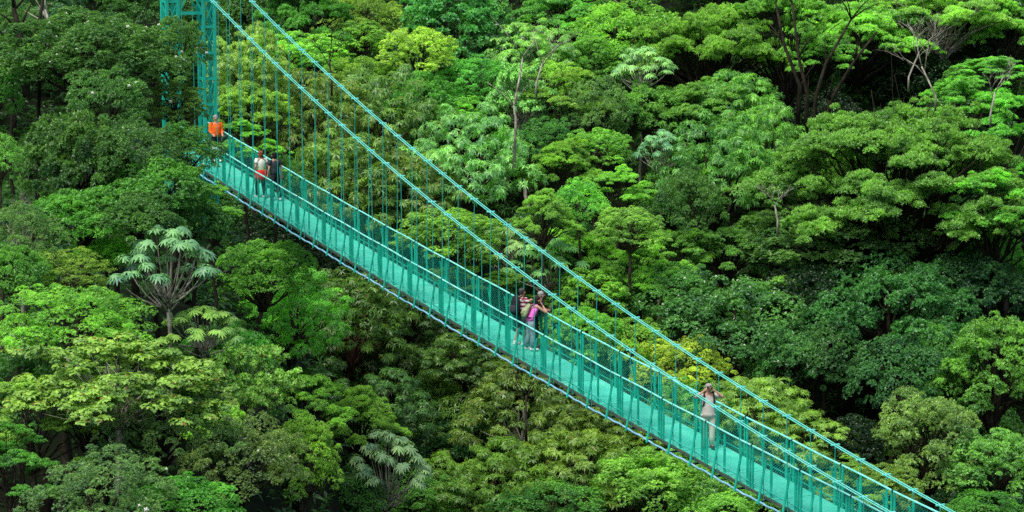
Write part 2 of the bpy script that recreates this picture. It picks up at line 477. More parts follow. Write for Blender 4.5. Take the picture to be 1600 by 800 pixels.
def crown_droop(seed, R=R0, asp=.95, nl=15, nb=12, per=12, k=8, Ln=.27, Wd=.07, red=.01, rl=.38, droop=.55, name='crown'):
    rng = np.random.default_rng(seed)
    ld = spread_dirs(rng, nl, -.6)
    LR = R * rl * rng.uniform(.75, 1.2, nl)
    LC = ld * ((R - LR) * rng.uniform(.85, 1.1, nl))[:, None]; LC[:, 2] *= asp
    LC = np.vstack([LC, [[0, 0, 0]]]); LR = np.append(LR, R * .5)
    C, RB, TN, OD = [], [], [], []
    for i in range(len(LC)):
        d = spread_dirs(rng, nb, -.6)
        C.append(LC[i] + d * LR[i] * .85); RB.append(LR[i] * .34 * rng.uniform(.7, 1.2, nb)); TN.append(.42 + rng.normal(0, .08) + rng.normal(0, .08, nb)); OD.append(d)
    C = np.vstack(C); RB = np.concatenate(RB); TN = np.concatenate(TN); OD = np.vstack(OD)
    P, D, T = tufts_from_bumps(rng, C, RB, .6, per, TN, OD, .3, -.4)
    P, D, T = cull(P, D, T, LC, LR, 1, .7)
    me = leaves_mesh(name, P, D, T, k, Ln, Wd, 1.25, droop, rng, M['leaf'], jit=.3, red=red)
    zb = -R * asp * .8
    return me, limb_mesh('branches', rng, LC[:-1] * .9, zb, R), zb

def crown_sparse(seed, R=R0, asp=.4, npad=27, Ln=.17, Wd=.15, name='crown'):
    rng = np.random.default_rng(seed)
    PC = []
    for i in range(npad):
        rr = math.sqrt((i + .6) / npad) * .9; ph = i * 2.4 + rng.uniform(-.4, .4)
        PC.append((rr * R * math.cos(ph), rr * R * math.sin(ph), asp * R * (.8 - rr * rr * 1.2) + rng.normal(0, .16) * R))
    PC = np.array(PC)
    C = np.repeat(PC, 9, 0) + rng.normal(0, 1, (npad * 9, 3)) * np.array([.15, .15, .055]) * R
    P, D, T = tufts_from_bumps(rng, C, np.full(len(C), .10 * R), .5, 14, np.full(len(C), .5) + rng.normal(0, .1, len(C)), np.zeros((len(C), 3)), .8, -.3)
    me = leaves_mesh(name, P, D, T, 4, Ln, Wd, 1.35, .35, rng, M['leaf_pale'], jit=.35, red=.02)
    zb = -R * asp * 1.3
    return me, limb_mesh('branches', rng, PC, zb, R, umb=True, fr=.42, twig=4), zb

def crown_cecropia(seed, R=R0, asp=.7, nb=26, Lf=.40, name='crown', per=(8, 13)):
    """candelabra branches ending in whorls of big hand-shaped leaves"""
    rng = np.random.default_rng(seed)
    ends = []
    for i in range(nb):
        rr = math.sqrt((i + .3) / nb) * .85; ph = i * 2.4 + rng.uniform(-.4, .4)
        ends.append((rr * R * math.cos(ph), rr * R * math.sin(ph), asp * R * (.9 - 1.15 * rr * rr) + rng.normal(0, .08) * R))
    mbt = MB()
    zb = -R * asp * .75
    P, A, S, LN, WD, TN = [], [], [], [], [], []
    for e in ends:
        e = Vector(e); b = Vector((0, 0, zb + rng.uniform(0, .25) * R)); c = Vector((e.x * .75, e.y * .75, b.z + (e.z - b.z) * .35))
        pts = [b * (1 - u) ** 2 + c * 2 * u * (1 - u) + e * u * u for u in (0, .2, .4, .6, .8, 1)]
        mbt.tube(pts, [R * .018, R * .016, R * .013, R * .011, R * .009, R * .008], 5)
        for j in range(int(rng.integers(*per))):
            az = j * 2.4 + rng.uniform(-.3, .3); el = rng.uniform(-.15, .6)
            pd = Vector((math.cos(az) * math.cos(el), math.sin(az) * math.cos(el), math.sin(el)))
            pl = Lf * rng.uniform(.5, .95)
            q = e + pd * pl + Vector((0, 0, .04))
            mbt.tube([e, q], [.018, .010], 3, False)
            nrm = (Vector((0, 0, 1)) + pd * .55 + Vector(rng.normal(0, .18, 3))).normalized()
            u = nrm.orthogonal().normalized(); v = nrm.cross(u); tn = rng.normal(.5, .14); a0 = rng.uniform(0, 6)
            for m in range(9):
                a = a0 + m * 2 * PI / 9.6
                ax = (u * math.cos(a) + v * math.sin(a))
                Lm = pl / Lf * 1.25; P.append(q); A.append((ax - nrm * .12)); S.append(nrm.cross(ax)); LN.append(Lf * Lm * rng.uniform(.8, 1.05)); WD.append(Lf * Lm * .29); TN.append(tn + rng.normal(0, .05))
    # each finger: two quads so that it bends down
    P = np.array(P); A = norm(np.array(A)); S = norm(np.array(S)); LN = np.array(LN)[:, None]; WD = np.array(WD)[:, None]
    n = len(P); m1 = P + A * LN * .55; tip = P + A * LN; tip[:, 2] -= LN[:, 0] * .26; m1[:, 2] -= LN[:, 0] * .04
    v = np.empty((n, 6, 3), np.float32)
    v[:, 0] = P - S * WD * .12; v[:, 1] = P + S * WD * .12; v[:, 2] = m1 + S * WD * .5; v[:, 3] = m1 - S * WD * .5; v[:, 4] = tip + S * WD * .12; v[:, 5] = tip - S * WD * .12
    idx = (np.arange(n)[:, None] * 6 + np.array([0, 1, 2, 3, 3, 2, 4, 5])[None]).astype(np.int32).reshape(-1)
    me = bpy.data.meshes.new(name)
    me.vertices.add(n * 6); me.vertices.foreach_set('co', v.reshape(-1))
    me.loops.add(n * 8); me.loops.foreach_set('vertex_index', idx)
    me.polygons.add(n * 2); me.polygons.foreach_set('loop_start', np.arange(n * 2, dtype=np.int32) * 4)
    a = me.attributes.new('tone', 'FLOAT', 'FACE'); a.data.foreach_set('value', np.clip(np.repeat(TN, 2), 0, 1).astype(np.float32))
    me.materials.append(M['leaf_pale']); me.update(calc_edges=True)
    return me, mbt.mesh('branches', M['bark'], True), zb

ARCH = {}
ASP = {'round': .8, 'low': .55, 'umb': .45, 'tier': .8, 'droop': .95, 'fine': .75, 'sparse': .4, 'cec': .7, 'tall': 1.25, 'cloud': .8}
def get_arch(kind, i):
    key = (kind, i)
    if key in ARCH: return ARCH[key]
    s = hash_seed(kind, i)
    if kind == 'round': r = crown_round(s)
    elif kind == 'low': r = crown_round(s, asp=.55, nl=12, Ln=.17, Wd=.08)
    elif kind == 'umb': r = crown_pads(s)
    elif kind == 'tier': r = crown_pads(s, asp=.8, npad=20, pr=.27, tiers=4, thick=.35)
    elif kind == 'cloud': r = crown_round(s, asp=.8, nl=20, nb=13, per=26, rl=.27, rb=.38, flat=.6, Ln=.13, Wd=.07)
    elif kind == 'droop': r = crown_droop(s)
    elif kind == 'fine': r = crown_round(s, asp=.75, nl=15, nb=15, per=34, rl=.33, rb=.34, k=5, Ln=.11, Wd=.045, red=.006)
    elif kind == 'sparse': r = crown_sparse(s)
    elif kind == 'cec': r = crown_cecropia(s)
    elif kind == 'tall': r = crown_round(s, asp=1.25, nl=16, nb=13, per=26, rl=.36, Ln=.22, Wd=.13, k=4)
    ARCH[key] = r
    return r
def hash_seed(kind, i): return sum(ord(c) * (j + 3) for j, c in enumerate(kind)) * 17 + i * 101
NVAR = {'round': 3, 'low': 3, 'umb': 3, 'tier': 3, 'droop': 3, 'fine': 3, 'sparse': 2, 'cec': 2, 'tall': 2, 'cloud': 3}

COLR = {
 'DG': (.026, .088, .020), 'MG': (.036, .125, .020), 'LG': (.072, .20, .026), 'YG': (.135, .23, .018), 'BG': (.030, .115, .042),
 'PG': (.105, .235, .070), 'OL': (.075, .125, .028), 'TE': (.052, .115, .056), 'RG': (.070, .115, .025), 'GO': (.20, .25, .015),
 'VD': (.010, .040, .012), 'CG': (.075, .150, .070), 'VG': (.050, .19, .022)}  # VD: near-black green holding the deep shade of the voids
BARK = {'d': (.03, .026, .018), 'm': (.07, .062, .045), 'w': (.42, .40, .36), 'r': (.075, .034, .022)}

used = {}
FOL = 2.9
def plant_tree(px, py, rx, ry, kind, colr, layer, dD, label, bark='m', group=None, arch=None, flowers=0, hue=None, name=None):
    """crown centre at photo position, on the canopy slope; trunk down to the ground below it"""
    Y0 = 100.0 if layer == 'B' else lerp(62, 100, sstep(200, 720, px))
    e = math.tan(-PITCH + math.atan((400 - py) / F_PX))
    if layer == 'B' and py > 370: dD = max(dD, -5)
    Y = .764 * Y0 / (.52 - e) + dD
    d = Y / (cT + (400 - py) / F_PX * sT)
    rx *= 1.12; ry *= 1.22; py += ry * .10
    c = at(px, py, d)
    R = rx * d / F_PX
    asp = ASP[kind] if arch is None else arch[3]
    if arch is None:
        i = used.get(kind, 0); used[kind] = i + 1
        me, lm, zb = get_arch(kind, i % NVAR[kind]); Rn = R0
    else:
        me, lm, zb, _, Rn = arch
    sz = (ry * d / F_PX) / (Rn * asp)
    sx = R / Rn
    sz = min(sx * 1.6, max(sx * .65, sz))
    rz = R_.uniform(0, 2 * PI) if arch is None else 0
    # the crown's own foot is where the branches leave the trunk
    foot = c + Vector((0, 0, zb * sz))
    g = ground(c.x, c.y)
    lean = Vector((R_.uniform(-.5, .5), R_.uniform(-.5, .5), 0))
    base = Vector((c.x + lean.x, c.y + lean.y, min(ground(c.x + lean.x, c.y + lean.y), foot.z - .5)))
    nm = name or {'cec': 'cecropia_tree', 'umb': 'umbrella_tree', 'tier': 'layered_tree', 'sparse': 'open_crowned_tree'}.get(kind, 'forest_tree')
    t = empty(nm, base)
    tag(t, label, 'tree', group)
    cr = link_mesh('crown', me, t); cr.location = c - base; cr.scale = (sx, sx, sz); cr.rotation_euler = (0, 0, rz)
    cc = COLR[colr] if hue is None else hue
    j = [R_.uniform(.9, 1.12) for _ in range(3)]
    g_ = cc[1] ** .95 * .90 * (.35 if colr == 'VD' else 1)                                      # gentler spread between dark and light kinds; VD held near-black as painted shade
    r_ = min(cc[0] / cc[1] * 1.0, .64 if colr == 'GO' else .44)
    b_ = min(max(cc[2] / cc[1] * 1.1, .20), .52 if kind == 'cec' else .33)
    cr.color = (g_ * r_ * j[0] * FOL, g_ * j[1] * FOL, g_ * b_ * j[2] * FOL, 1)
    br = link_mesh('branches', lm, t); br.location = c - base; br.scale = (sx, sx, sz); br.rotation_euler = (0, 0, rz)
    bc = BARK[bark]; br.color = (*bc, 1)
    mb = MB()
    n = 6; H = foot - base; r0 = .034 * R + .05; r1 = .026 * R * (1 if kind != 'cec' else .8) + .02
    pts = [H * (i / n) + (Vector((R_.uniform(-1, 1), R_.uniform(-1, 1), 0)) * .06 * R if 0 < i < n else Vector()) for i in range(n + 1)]
    pts[-1] = H + Vector((0, 0, .08 * R)); mb.tube(pts, [lerp(r0, r1, i / n) * (1.5 if i == 0 else 1) for i in range(n + 1)], 7)
    tk = mb.build('trunk', M['bark'], t, True); tk.color = (*bc, 1)
    if flowers:
        # small white specks sitting on the outer leaves
        rngf = random.Random(int(px * 7 + py))
        mf = MB(); nv = len(me.vertices)
        mat3 = Matrix.Rotation(rz, 3, 'Z')
        for _ in range(flowers):
            p = Vector(me.vertices[rngf.randrange(nv)].co); p = Vector((p.x * sx, p.y * sx, p.z * sz))
            p = mat3 @ p * 1.015
            r = rngf.uniform(.022, .048)
            for q in range(5):
                a = q * 2 * PI / 5; u = Vector((math.cos(a), 0, math.sin(a))); v = Vector((-math.sin(a), 0, math.cos(a)))
                mf.add([p + Vector((0, -.03, 0)), p + u * r + v * r * .4, p + u * r * 1.3, p + u * r - v * r * .4], [(0, 1, 2, 3)])
        fo = mf.build('specks', M['flower'], t); fo.location = c - base
    return t

# ------------------------------------------------------------------ THE BRIDGE
BX, BY, AL, SP, HW, HWC, RH = -10.078806, 93.00199, .524266, 1.031407, .631411, .748029, 1.088
sA, cA = math.sin(AL), math.cos(AL)
def zdeck(s): return -10.260362 - .161554 * s + .000644 * s * s
def zcab(s): return -3.836174 - .383001 * s + .002917 * s * s
def bp(s, lat, h=0.0): return Vector((BX + s * sA + lat * cA, BY - s * cA + lat * sA, zdeck(s) + h))
def bc_(s, lat, h=0.0): return Vector((BX + s * sA + lat * cA, BY - s * cA + lat * sA, zcab(s) + h))
LAT = Vector((cA, sA, 0)); DIR = Vector((sA, -cA, 0)); UP = Vector((0, 0, 1))
def tang(s): return (bp(s + .1, 0) - bp(s - .1, 0)).normalized()
S_T = -4.2                                              # where the tower stands
I0, I1 = -3, 46
S0, S1 = -4.4, I1 * SP

bridge = empty('suspension_footbridge', bp(S_T, 0))
tag(bridge, 'long turquoise suspension footbridge with netted railings crossing the forest valley', 'bridge')
ORG = Vector(bridge.location)
def bpart(mb, name, mat, smooth=False, parent=None):
    o = mb.build(name, M[mat], parent or bridge, smooth)
    # meshes are written in world space: shift them to the bridge's own origin
    if parent is None: o.location = -ORG
    return o

# deck plates, two bays each, with the seams between them showing
k = 0
i = I0
while i < I1:
    a, b = i * SP + .4 * SP, (i + 2) * SP + .4 * SP
    if i == I0: a = S0
    mb = MB(); ns = 6
    vs, fs, uvs = [], [], []
    for q in range(ns + 1):
        s = lerp(a + .012, b - .012, q / ns)
        for lat, h in ((-HW, 0), (HW, 0), (HW, -.012), (-HW, -.012)):
            vs.append(bp(s, lat, h)); uvs.append((s, lat))
    for q in range(ns):
        B0, B1 = q * 4, q * 4 + 4
        fs += [(B0, B1, B1 + 1, B0 + 1), (B0 + 3, B0 + 2, B1 + 2, B1 + 3), (B0, B0 + 3, B1 + 3, B1), (B0 + 1, B1 + 1, B1 + 2, B0 + 2)]
    fs += [(0, 1, 2, 3), (ns * 4 + 3, ns * 4 + 2, ns * 4 + 1, ns * 4)]
    mb.v = vs; mb.f = fs
    o = bpart(mb, 'deck_plate', 'deck')
    ul = o.data.uv_layers.new(name='UVMap')
    for lp in o.data.loops: ul.data[lp.index].uv = uvs[lp.vertex_index]
    i += 2

NS = 120
SS = [lerp(S0, S1, q / NS) for q in range(NS + 1)]
for side in (-1, 1):
    rw = random.Random(5 + side)
    bpart((lambda m: (m.tube([bp(s, side * HW, RH + .008 * math.sin(s * 2.1 + side)) for s in SS], .027, 8), m)[1])(MB()), 'handrail', 'paint_rail', True)
    bpart((lambda m: (m.tube([bp(s, side * HW, .13) for s in SS], .015, 6), m)[1])(MB()), 'toe_rail', 'paint_rod', True)
    m = MB()
    for q in range(NS):
        m.bar(bp(SS[q], side * (HW + .035), -.05), bp(SS[q + 1], side * (HW + .035), -.05), Vector((0, 0, .036)), .02)
    bpart(m, 'edge_beam', 'rust')
    # twin main cables
    for off in (-.045, .045):
        CS = [lerp(S_T, S1 + 3, q / NS) for q in range(NS + 1)]
        bpart((lambda m: (m.tube([bc_(s, side * HWC + off) for s in CS], .016, 6), m)[1])(MB()), 'main_cable', 'paint_cable', True)
# undulating pipe hung along the near side
m = MB(); pts = []
for q in range(NS * 3 + 1):
    s = lerp(S0, S1, q / (NS * 3)); u = s / SP
    pts.append(bp(s, -(HW + .19 + .012 * math.sin(u * 2 * PI)), -.145 - .018 * math.sin(u * 2 * PI - .6) ** 2 + .012 * math.sin(u * 1.7)))
m.tube(pts, .030, 8); bpart(m, 'pipe', 'pipe_blue', True)

HWO = HW + .24
for i in range(I0, I1):
    s = i * SP
    T = tang(s)
    m = MB(); m.bar(bp(s, -HWO + .02, -.15), bp(s, HWO - .02, -.15), T * .018, .025); bpart(m, 'crossbeam', 'joint')
    for side in (-1, 1):
        # vertical flat post inside the rail
        m = MB(); m.bar(bp(s + .20, side * (HW - .02), -.02), bp(s + .20, side * (HW - .02), RH - .03), T * .040, .012); bpart(m, 'post', 'paint_dark')
        # raking brace from the rail down to the outrigger tip
        m = MB(); m.bar(bp(s, side * (HW + .012), RH * .82), bp(s, side * HWO, -.20), T * .034, .014)
        bpart(m, 'brace', 'paint_dark')
        # hanger rod from the cable clamp to the crossbeam
        m = MB(); m.tube([bc_(s, side * HWC, -.02), bp(s + .01, side * (HW + .07), -.17)], .0115, 5); bpart(m, 'hanger_rod', 'paint_rod')
        # clamp across the twin cable
        m = MB()
        cc = bc_(s, side * HWC)
        Tc = (bc_(s + .1, 0) - bc_(s - .1, 0)).normalized()
        m.box(cc + UP * .012, LAT * .135, Tc * .022, UP * .012)
        m.box(cc - UP * .05, LAT * .018, Tc * .016, UP * .045)
        bpart(m, 'cable_clamp', 'paint_cable')
# paired panel posts and the netting between them
i = I0 + .4 + (1 if I0 % 2 else 0)
js = []
while i * SP < S1: js.append(i * SP); i += 2
for s in js:
    T = tang(s)
    for side in (-1, 1):
        for ds in (-.055, .06):
            m = MB(); m.bar(bp(s + ds, side * (HW + .006), -.10), bp(s + ds, side * (HW + .006), RH - .02), T * .028, .016); bpart(m, 'panel_post', 'paint_dark')
        m = MB(); m.tube([bp(s - .03, side * HW, RH), bp(s + .03, side * HW, RH)], .034, 8)
        bpart(m, 'rail_joint', 'joint')
js2 = [S0] + js + [S1]
for a, b in zip(js2, js2[1:]):
    for side in (-1, 1):
        m = MB(); vs = []; fs = []; uvs = []
        for q in range(5):
            s = lerp(a + .07, b - .07, q / 4)
            vs += [bp(s, side * (HW - .036), .05), bp(s, side * (HW - .036), RH - .04)]; uvs += [(s, 0), (s, RH)]
        fs = [(2 * q, 2 * q + 2, 2 * q + 3, 2 * q + 1) for q in range(4)]
        m.v = vs; m.f = fs
        o = bpart(m, 'netting_panel', 'net'); ul = o.data.uv_layers.new(name='UVMap')
        for lp in o.data.loops: ul.data[lp.index].uv = uvs[lp.vertex_index]

# tower: two square lattice legs joined by a latticed portal
TLAT, LS = .735, .225
tower = empty('tower', Vector(bp(S_T, 0)) - ORG); tower.parent = bridge
tower.location = (0, 0, 0)
TB = bp(S_T, 0); zt = zcab(S_T) + .25
gz = min(ground(TB.x, TB.y), zdeck(S_T) - 1.0) - .6
def tp(lat, sv_, z): return Vector((TB.x + lat * cA + sv_ * sA, TB.y + lat * sA - sv_ * cA, z))
def tpart(m, name, mat='paint_tower', smooth=False):
    o = m.build(name, M[mat], tower, smooth); o.location = -ORG; return o
ztiers = []
z = zt
while z > gz: ztiers.append(z); z -= .98
for side in (-1, 1):
    c0 = side * TLAT
    m = MB()
    for a in (-LS, LS):
        for b in (-LS, LS):
            m.box(tp(c0 + a, b, (zt + gz) / 2), LAT * .056, DIR * .056, UP * (zt - gz) / 2)
    tpart(m, 'leg_posts')
    m = MB()
    for z in ztiers:
        for b in (-LS, LS): m.box(tp(c0, b, z - .05), LAT * (LS - .053), DIR * .030, UP * .045)
        for a in (-LS, LS): m.box(tp(c0 + a, 0, z - .05), DIR * (LS - .053), LAT * .030, UP * .045)
    tpart(m, 'leg_rungs')
    m = MB()
    for z0, z1 in zip(ztiers, ztiers[1:]):
        for sg in (-1, 1):
            for b in (-LS, LS): m.bar(tp(c0 - sg * LS, b + sg * .012, z0 - .05), tp(c0 + sg * LS, b + sg * .012, z1 - .05), UP * .034, .010)
            for a in (-LS, LS): m.bar(tp(c0 + a + sg * .012, -sg * LS, z0 - .05), tp(c0 + a + sg * .012, sg * LS, z1 - .05), UP * .022, .010)
    tpart(m, 'leg_lattice')
    m = MB(); m.box(tp(c0, 0, zt + .035), LAT * .33, DIR * .33, UP * .033); m.tube([tp(c0, -.3, zt + .10), tp(c0, -.15, zt + .2), tp(c0, .0, zt + .24), tp(c0, .15, zt + .2), tp(c0, .3, zt + .10)], .06, 8)
    tpart(m, 'cable_saddle')
    # backstay to the anchor up the slope behind the tower
    e = tp(c0 * 1.3, -7.5, zt - 7.6)
    m = MB()
    for off in (-.045, .045): m.tube([tp(c0 + off, 0, zcab(S_T)), tp(c0 * 1.3 + off, -7.5, zt - 7.6)], .016, 5)
    bpart(m, 'backstay_cable', 'backstay')
    m = MB(); m.box(tp(c0 * 1.3, -7.7, zt - 8.4), LAT * .4, DIR * .5, UP * .9); bpart(m, 'anchor_block', 'rust')
zlow = at(300, 19, 97).z
for zc, nm in ((zlow, 'portal_beam'), (zlow + 1.02, 'portal_beam'), (zt - .12, 'portal_beam')):
    m = MB()
    for b in (-LS, LS): m.box(tp(0, b, zc), LAT * (TLAT - LS - .054), DIR * .042, UP * .055)
    tpart(m, nm)
m = MB()
hw = TLAT - LS - .06
for zz in (zlow, zlow + 1.02):
    for b in (-LS, LS):
        m.bar(tp(-hw, b, zz + .06), tp(0, b, zz + .94), LAT * .035, .012); m.bar(tp(hw, b, zz + .06), tp(0, b + .01, zz + .94), LAT * .035, .012)
tpart(m, 'portal_lattice')

# ------------------------------------------------------------------ PEOPLE
def cloth(name, c1, c2=None, rough=.85, scale=12.0): return paint(name, c1, c2 or tuple(min(1, x * 1.35) for x in c1), rough, scale, .15, (.35, .7), .15)
M['skin'] = paint('person_skin', (.46, .25, .17), (.58, .34, .24), .6, 8)  # plain skin colour, slightly mottled by noise
M['hair_grey'] = cloth('grey_hair', (.22, .21, .20), (.38, .37, .35), .9, 40)
M['hair_salt'] = cloth('dark_greying_hair', (.04, .038, .036), (.10, .095, .09), .9, 40)
M['hair_dark'] = cloth('dark_brown_hair', (.018, .011, .009), (.045, .025, .02), .8, 40)
M['hair_black'] = cloth('black_hair', (.008, .008, .008), (.02, .02, .02), .8, 40)
M['hair_red'] = cloth('auburn_hair', (.16, .05, .02), (.30, .10, .05), .8, 40)
M['orange'] = cloth('orange_fleece', (.80, .12, .01), (.95, .19, .03))
M['darkcloth'] = cloth('black_cloth', (.010, .012, .014), (.03, .034, .038))
M['charcoal'] = cloth('charcoal_cloth', (.025, .035, .045), (.05, .065, .075))
M['red'] = cloth('red_cloth', (.55, .02, .02), (.75, .04, .04))
M['magenta'] = cloth('magenta_cloth', (.78, .13, .55), (.92, .22, .72))
M['jeans'] = cloth('grey_blue_denim', (.16, .25, .29), (.25, .35, .39))
M['khaki'] = cloth('beige_trousers', (.66, .62, .51), (.76, .72, .62))
M['taupe'] = cloth('taupe_shirt', (.56, .51, .46), (.66, .61, .56))
M['green_short'] = cloth('dark_green_shorts', (.02, .06, .05), (.03, .09, .07))
M['white'] = cloth('white_cloth', (.72, .72, .72), (.85, .85, .85))
M['shoe_dark'] = cloth('brown_shoes', (.03, .02, .015), (.06, .04, .03))
M['bag_green'] = cloth('olive_grey_bag', (.20, .26, .10), (.42, .48, .30), .7, 7)
M['lens'] = paint('black_rubber', (.006, .006, .007), (.02, .02, .022), .35, 10)
def shirt_pattern(name, kind):
    m, nt, out = new_mat(name); L = nt.links
    p = N(nt, 'ShaderNodeBsdfPrincipled'); p.inputs['Roughness'].default_value = .85
    tc = N(nt, 'ShaderNodeTexCoord')
    cr = N(nt, 'ShaderNodeValToRGB')
    if kind == 'stripe':
        sx = N(nt, 'ShaderNodeSeparateXYZ'); L.new(tc.outputs['Object'], sx.inputs[0])
        a = N(nt, 'ShaderNodeMath', operation='MULTIPLY'); a.inputs[1].default_value = 8.5; L.new(sx.outputs['Z'], a.inputs[0])
        f = N(nt, 'ShaderNodeMath', operation='FRACT'); L.new(a.outputs[0], f.inputs[0]); L.new(f.outputs[0], cr.inputs[0])
        cr.color_ramp.interpolation = 'CONSTANT'
        cr.color_ramp.elements[0].color = (.24, .025, .06, 1); cr.color_ramp.elements[1].position = .5; cr.color_ramp.elements[1].color = (.74, .70, .70, 1)
    else:
        nz = N(nt, 'ShaderNodeTexNoise'); nz.inputs['Scale'].default_value = 16; nz.inputs['Detail'].default_value = 4
        sx = N(nt, 'ShaderNodeSeparateXYZ'); L.new(tc.outputs['Object'], sx.inputs[0]); L.new(tc.outputs['Object'], nz.inputs['Vector'])
        mr = N(nt, 'ShaderNodeMapRange'); mr.inputs['From Min'].default_value = 1.0; mr.inputs['From Max'].default_value = 1.5; L.new(sx.outputs['Z'], mr.inputs['Value'])
        ad = N(nt, 'ShaderNodeMath', operation='MULTIPLY_ADD'); ad.inputs[1].default_value = .8; L.new(nz.outputs['Fac'], ad.inputs[0]); L.new(mr.outputs[0], ad.inputs[2])
        L.new(ad.outputs[0], cr.inputs[0])
        cr.color_ramp.elements[0].position = .45; cr.color_ramp.elements[0].color = (.30, .52, .22, 1)
        cr.color_ramp.elements[1].position = 1.1 if False else .98; cr.color_ramp.elements[1].color = (.84, .88, .76, 1)
    L.new(cr.outputs[0], p.inputs['Base Color']); L.new(p.outputs[0], out.inputs[0]); return m
M['striped'] = shirt_pattern('maroon_white_stripes', 'stripe'); M['green_white'] = shirt_pattern('green_white_print', 'fade')

def skin_body(name, nodes, edges, mat, parent, root='pelvis', sub=2):
    names = list(nodes)
    me = bpy.data.meshes.new(name)
    me.from_pydata([nodes[n][0] for n in names], [(names.index(a), names.index(b)) for a, b in edges], [])
    o = bpy.data.objects.new(name, me); col.objects.link(o); o.parent = parent
    mod = o.modifiers.new('skin', 'SKIN'); mod.use_smooth_shade = True; mod.branch_smoothing = .3
    sv_ = me.skin_vertices[0].data if me.skin_vertices else None
    if sv_ is None:
        me.attributes.new('skin', 'FLOAT', 'POINT')
    for j, n in enumerate(names):
        r = nodes[n][1]; r = (r, r) if not hasattr(r, '__len__') else r
        me.skin_vertices[0].data[j].radius = r
        me.skin_vertices[0].data[j].use_root = (n == root)
    ms = o.modifiers.new('subsurf', 'SUBSURF'); ms.levels = sub; ms.render_levels = sub
    me.materials.append(mat)
    return o

def seg(a, b, t): return Vector(a).lerp(Vector(b), t)

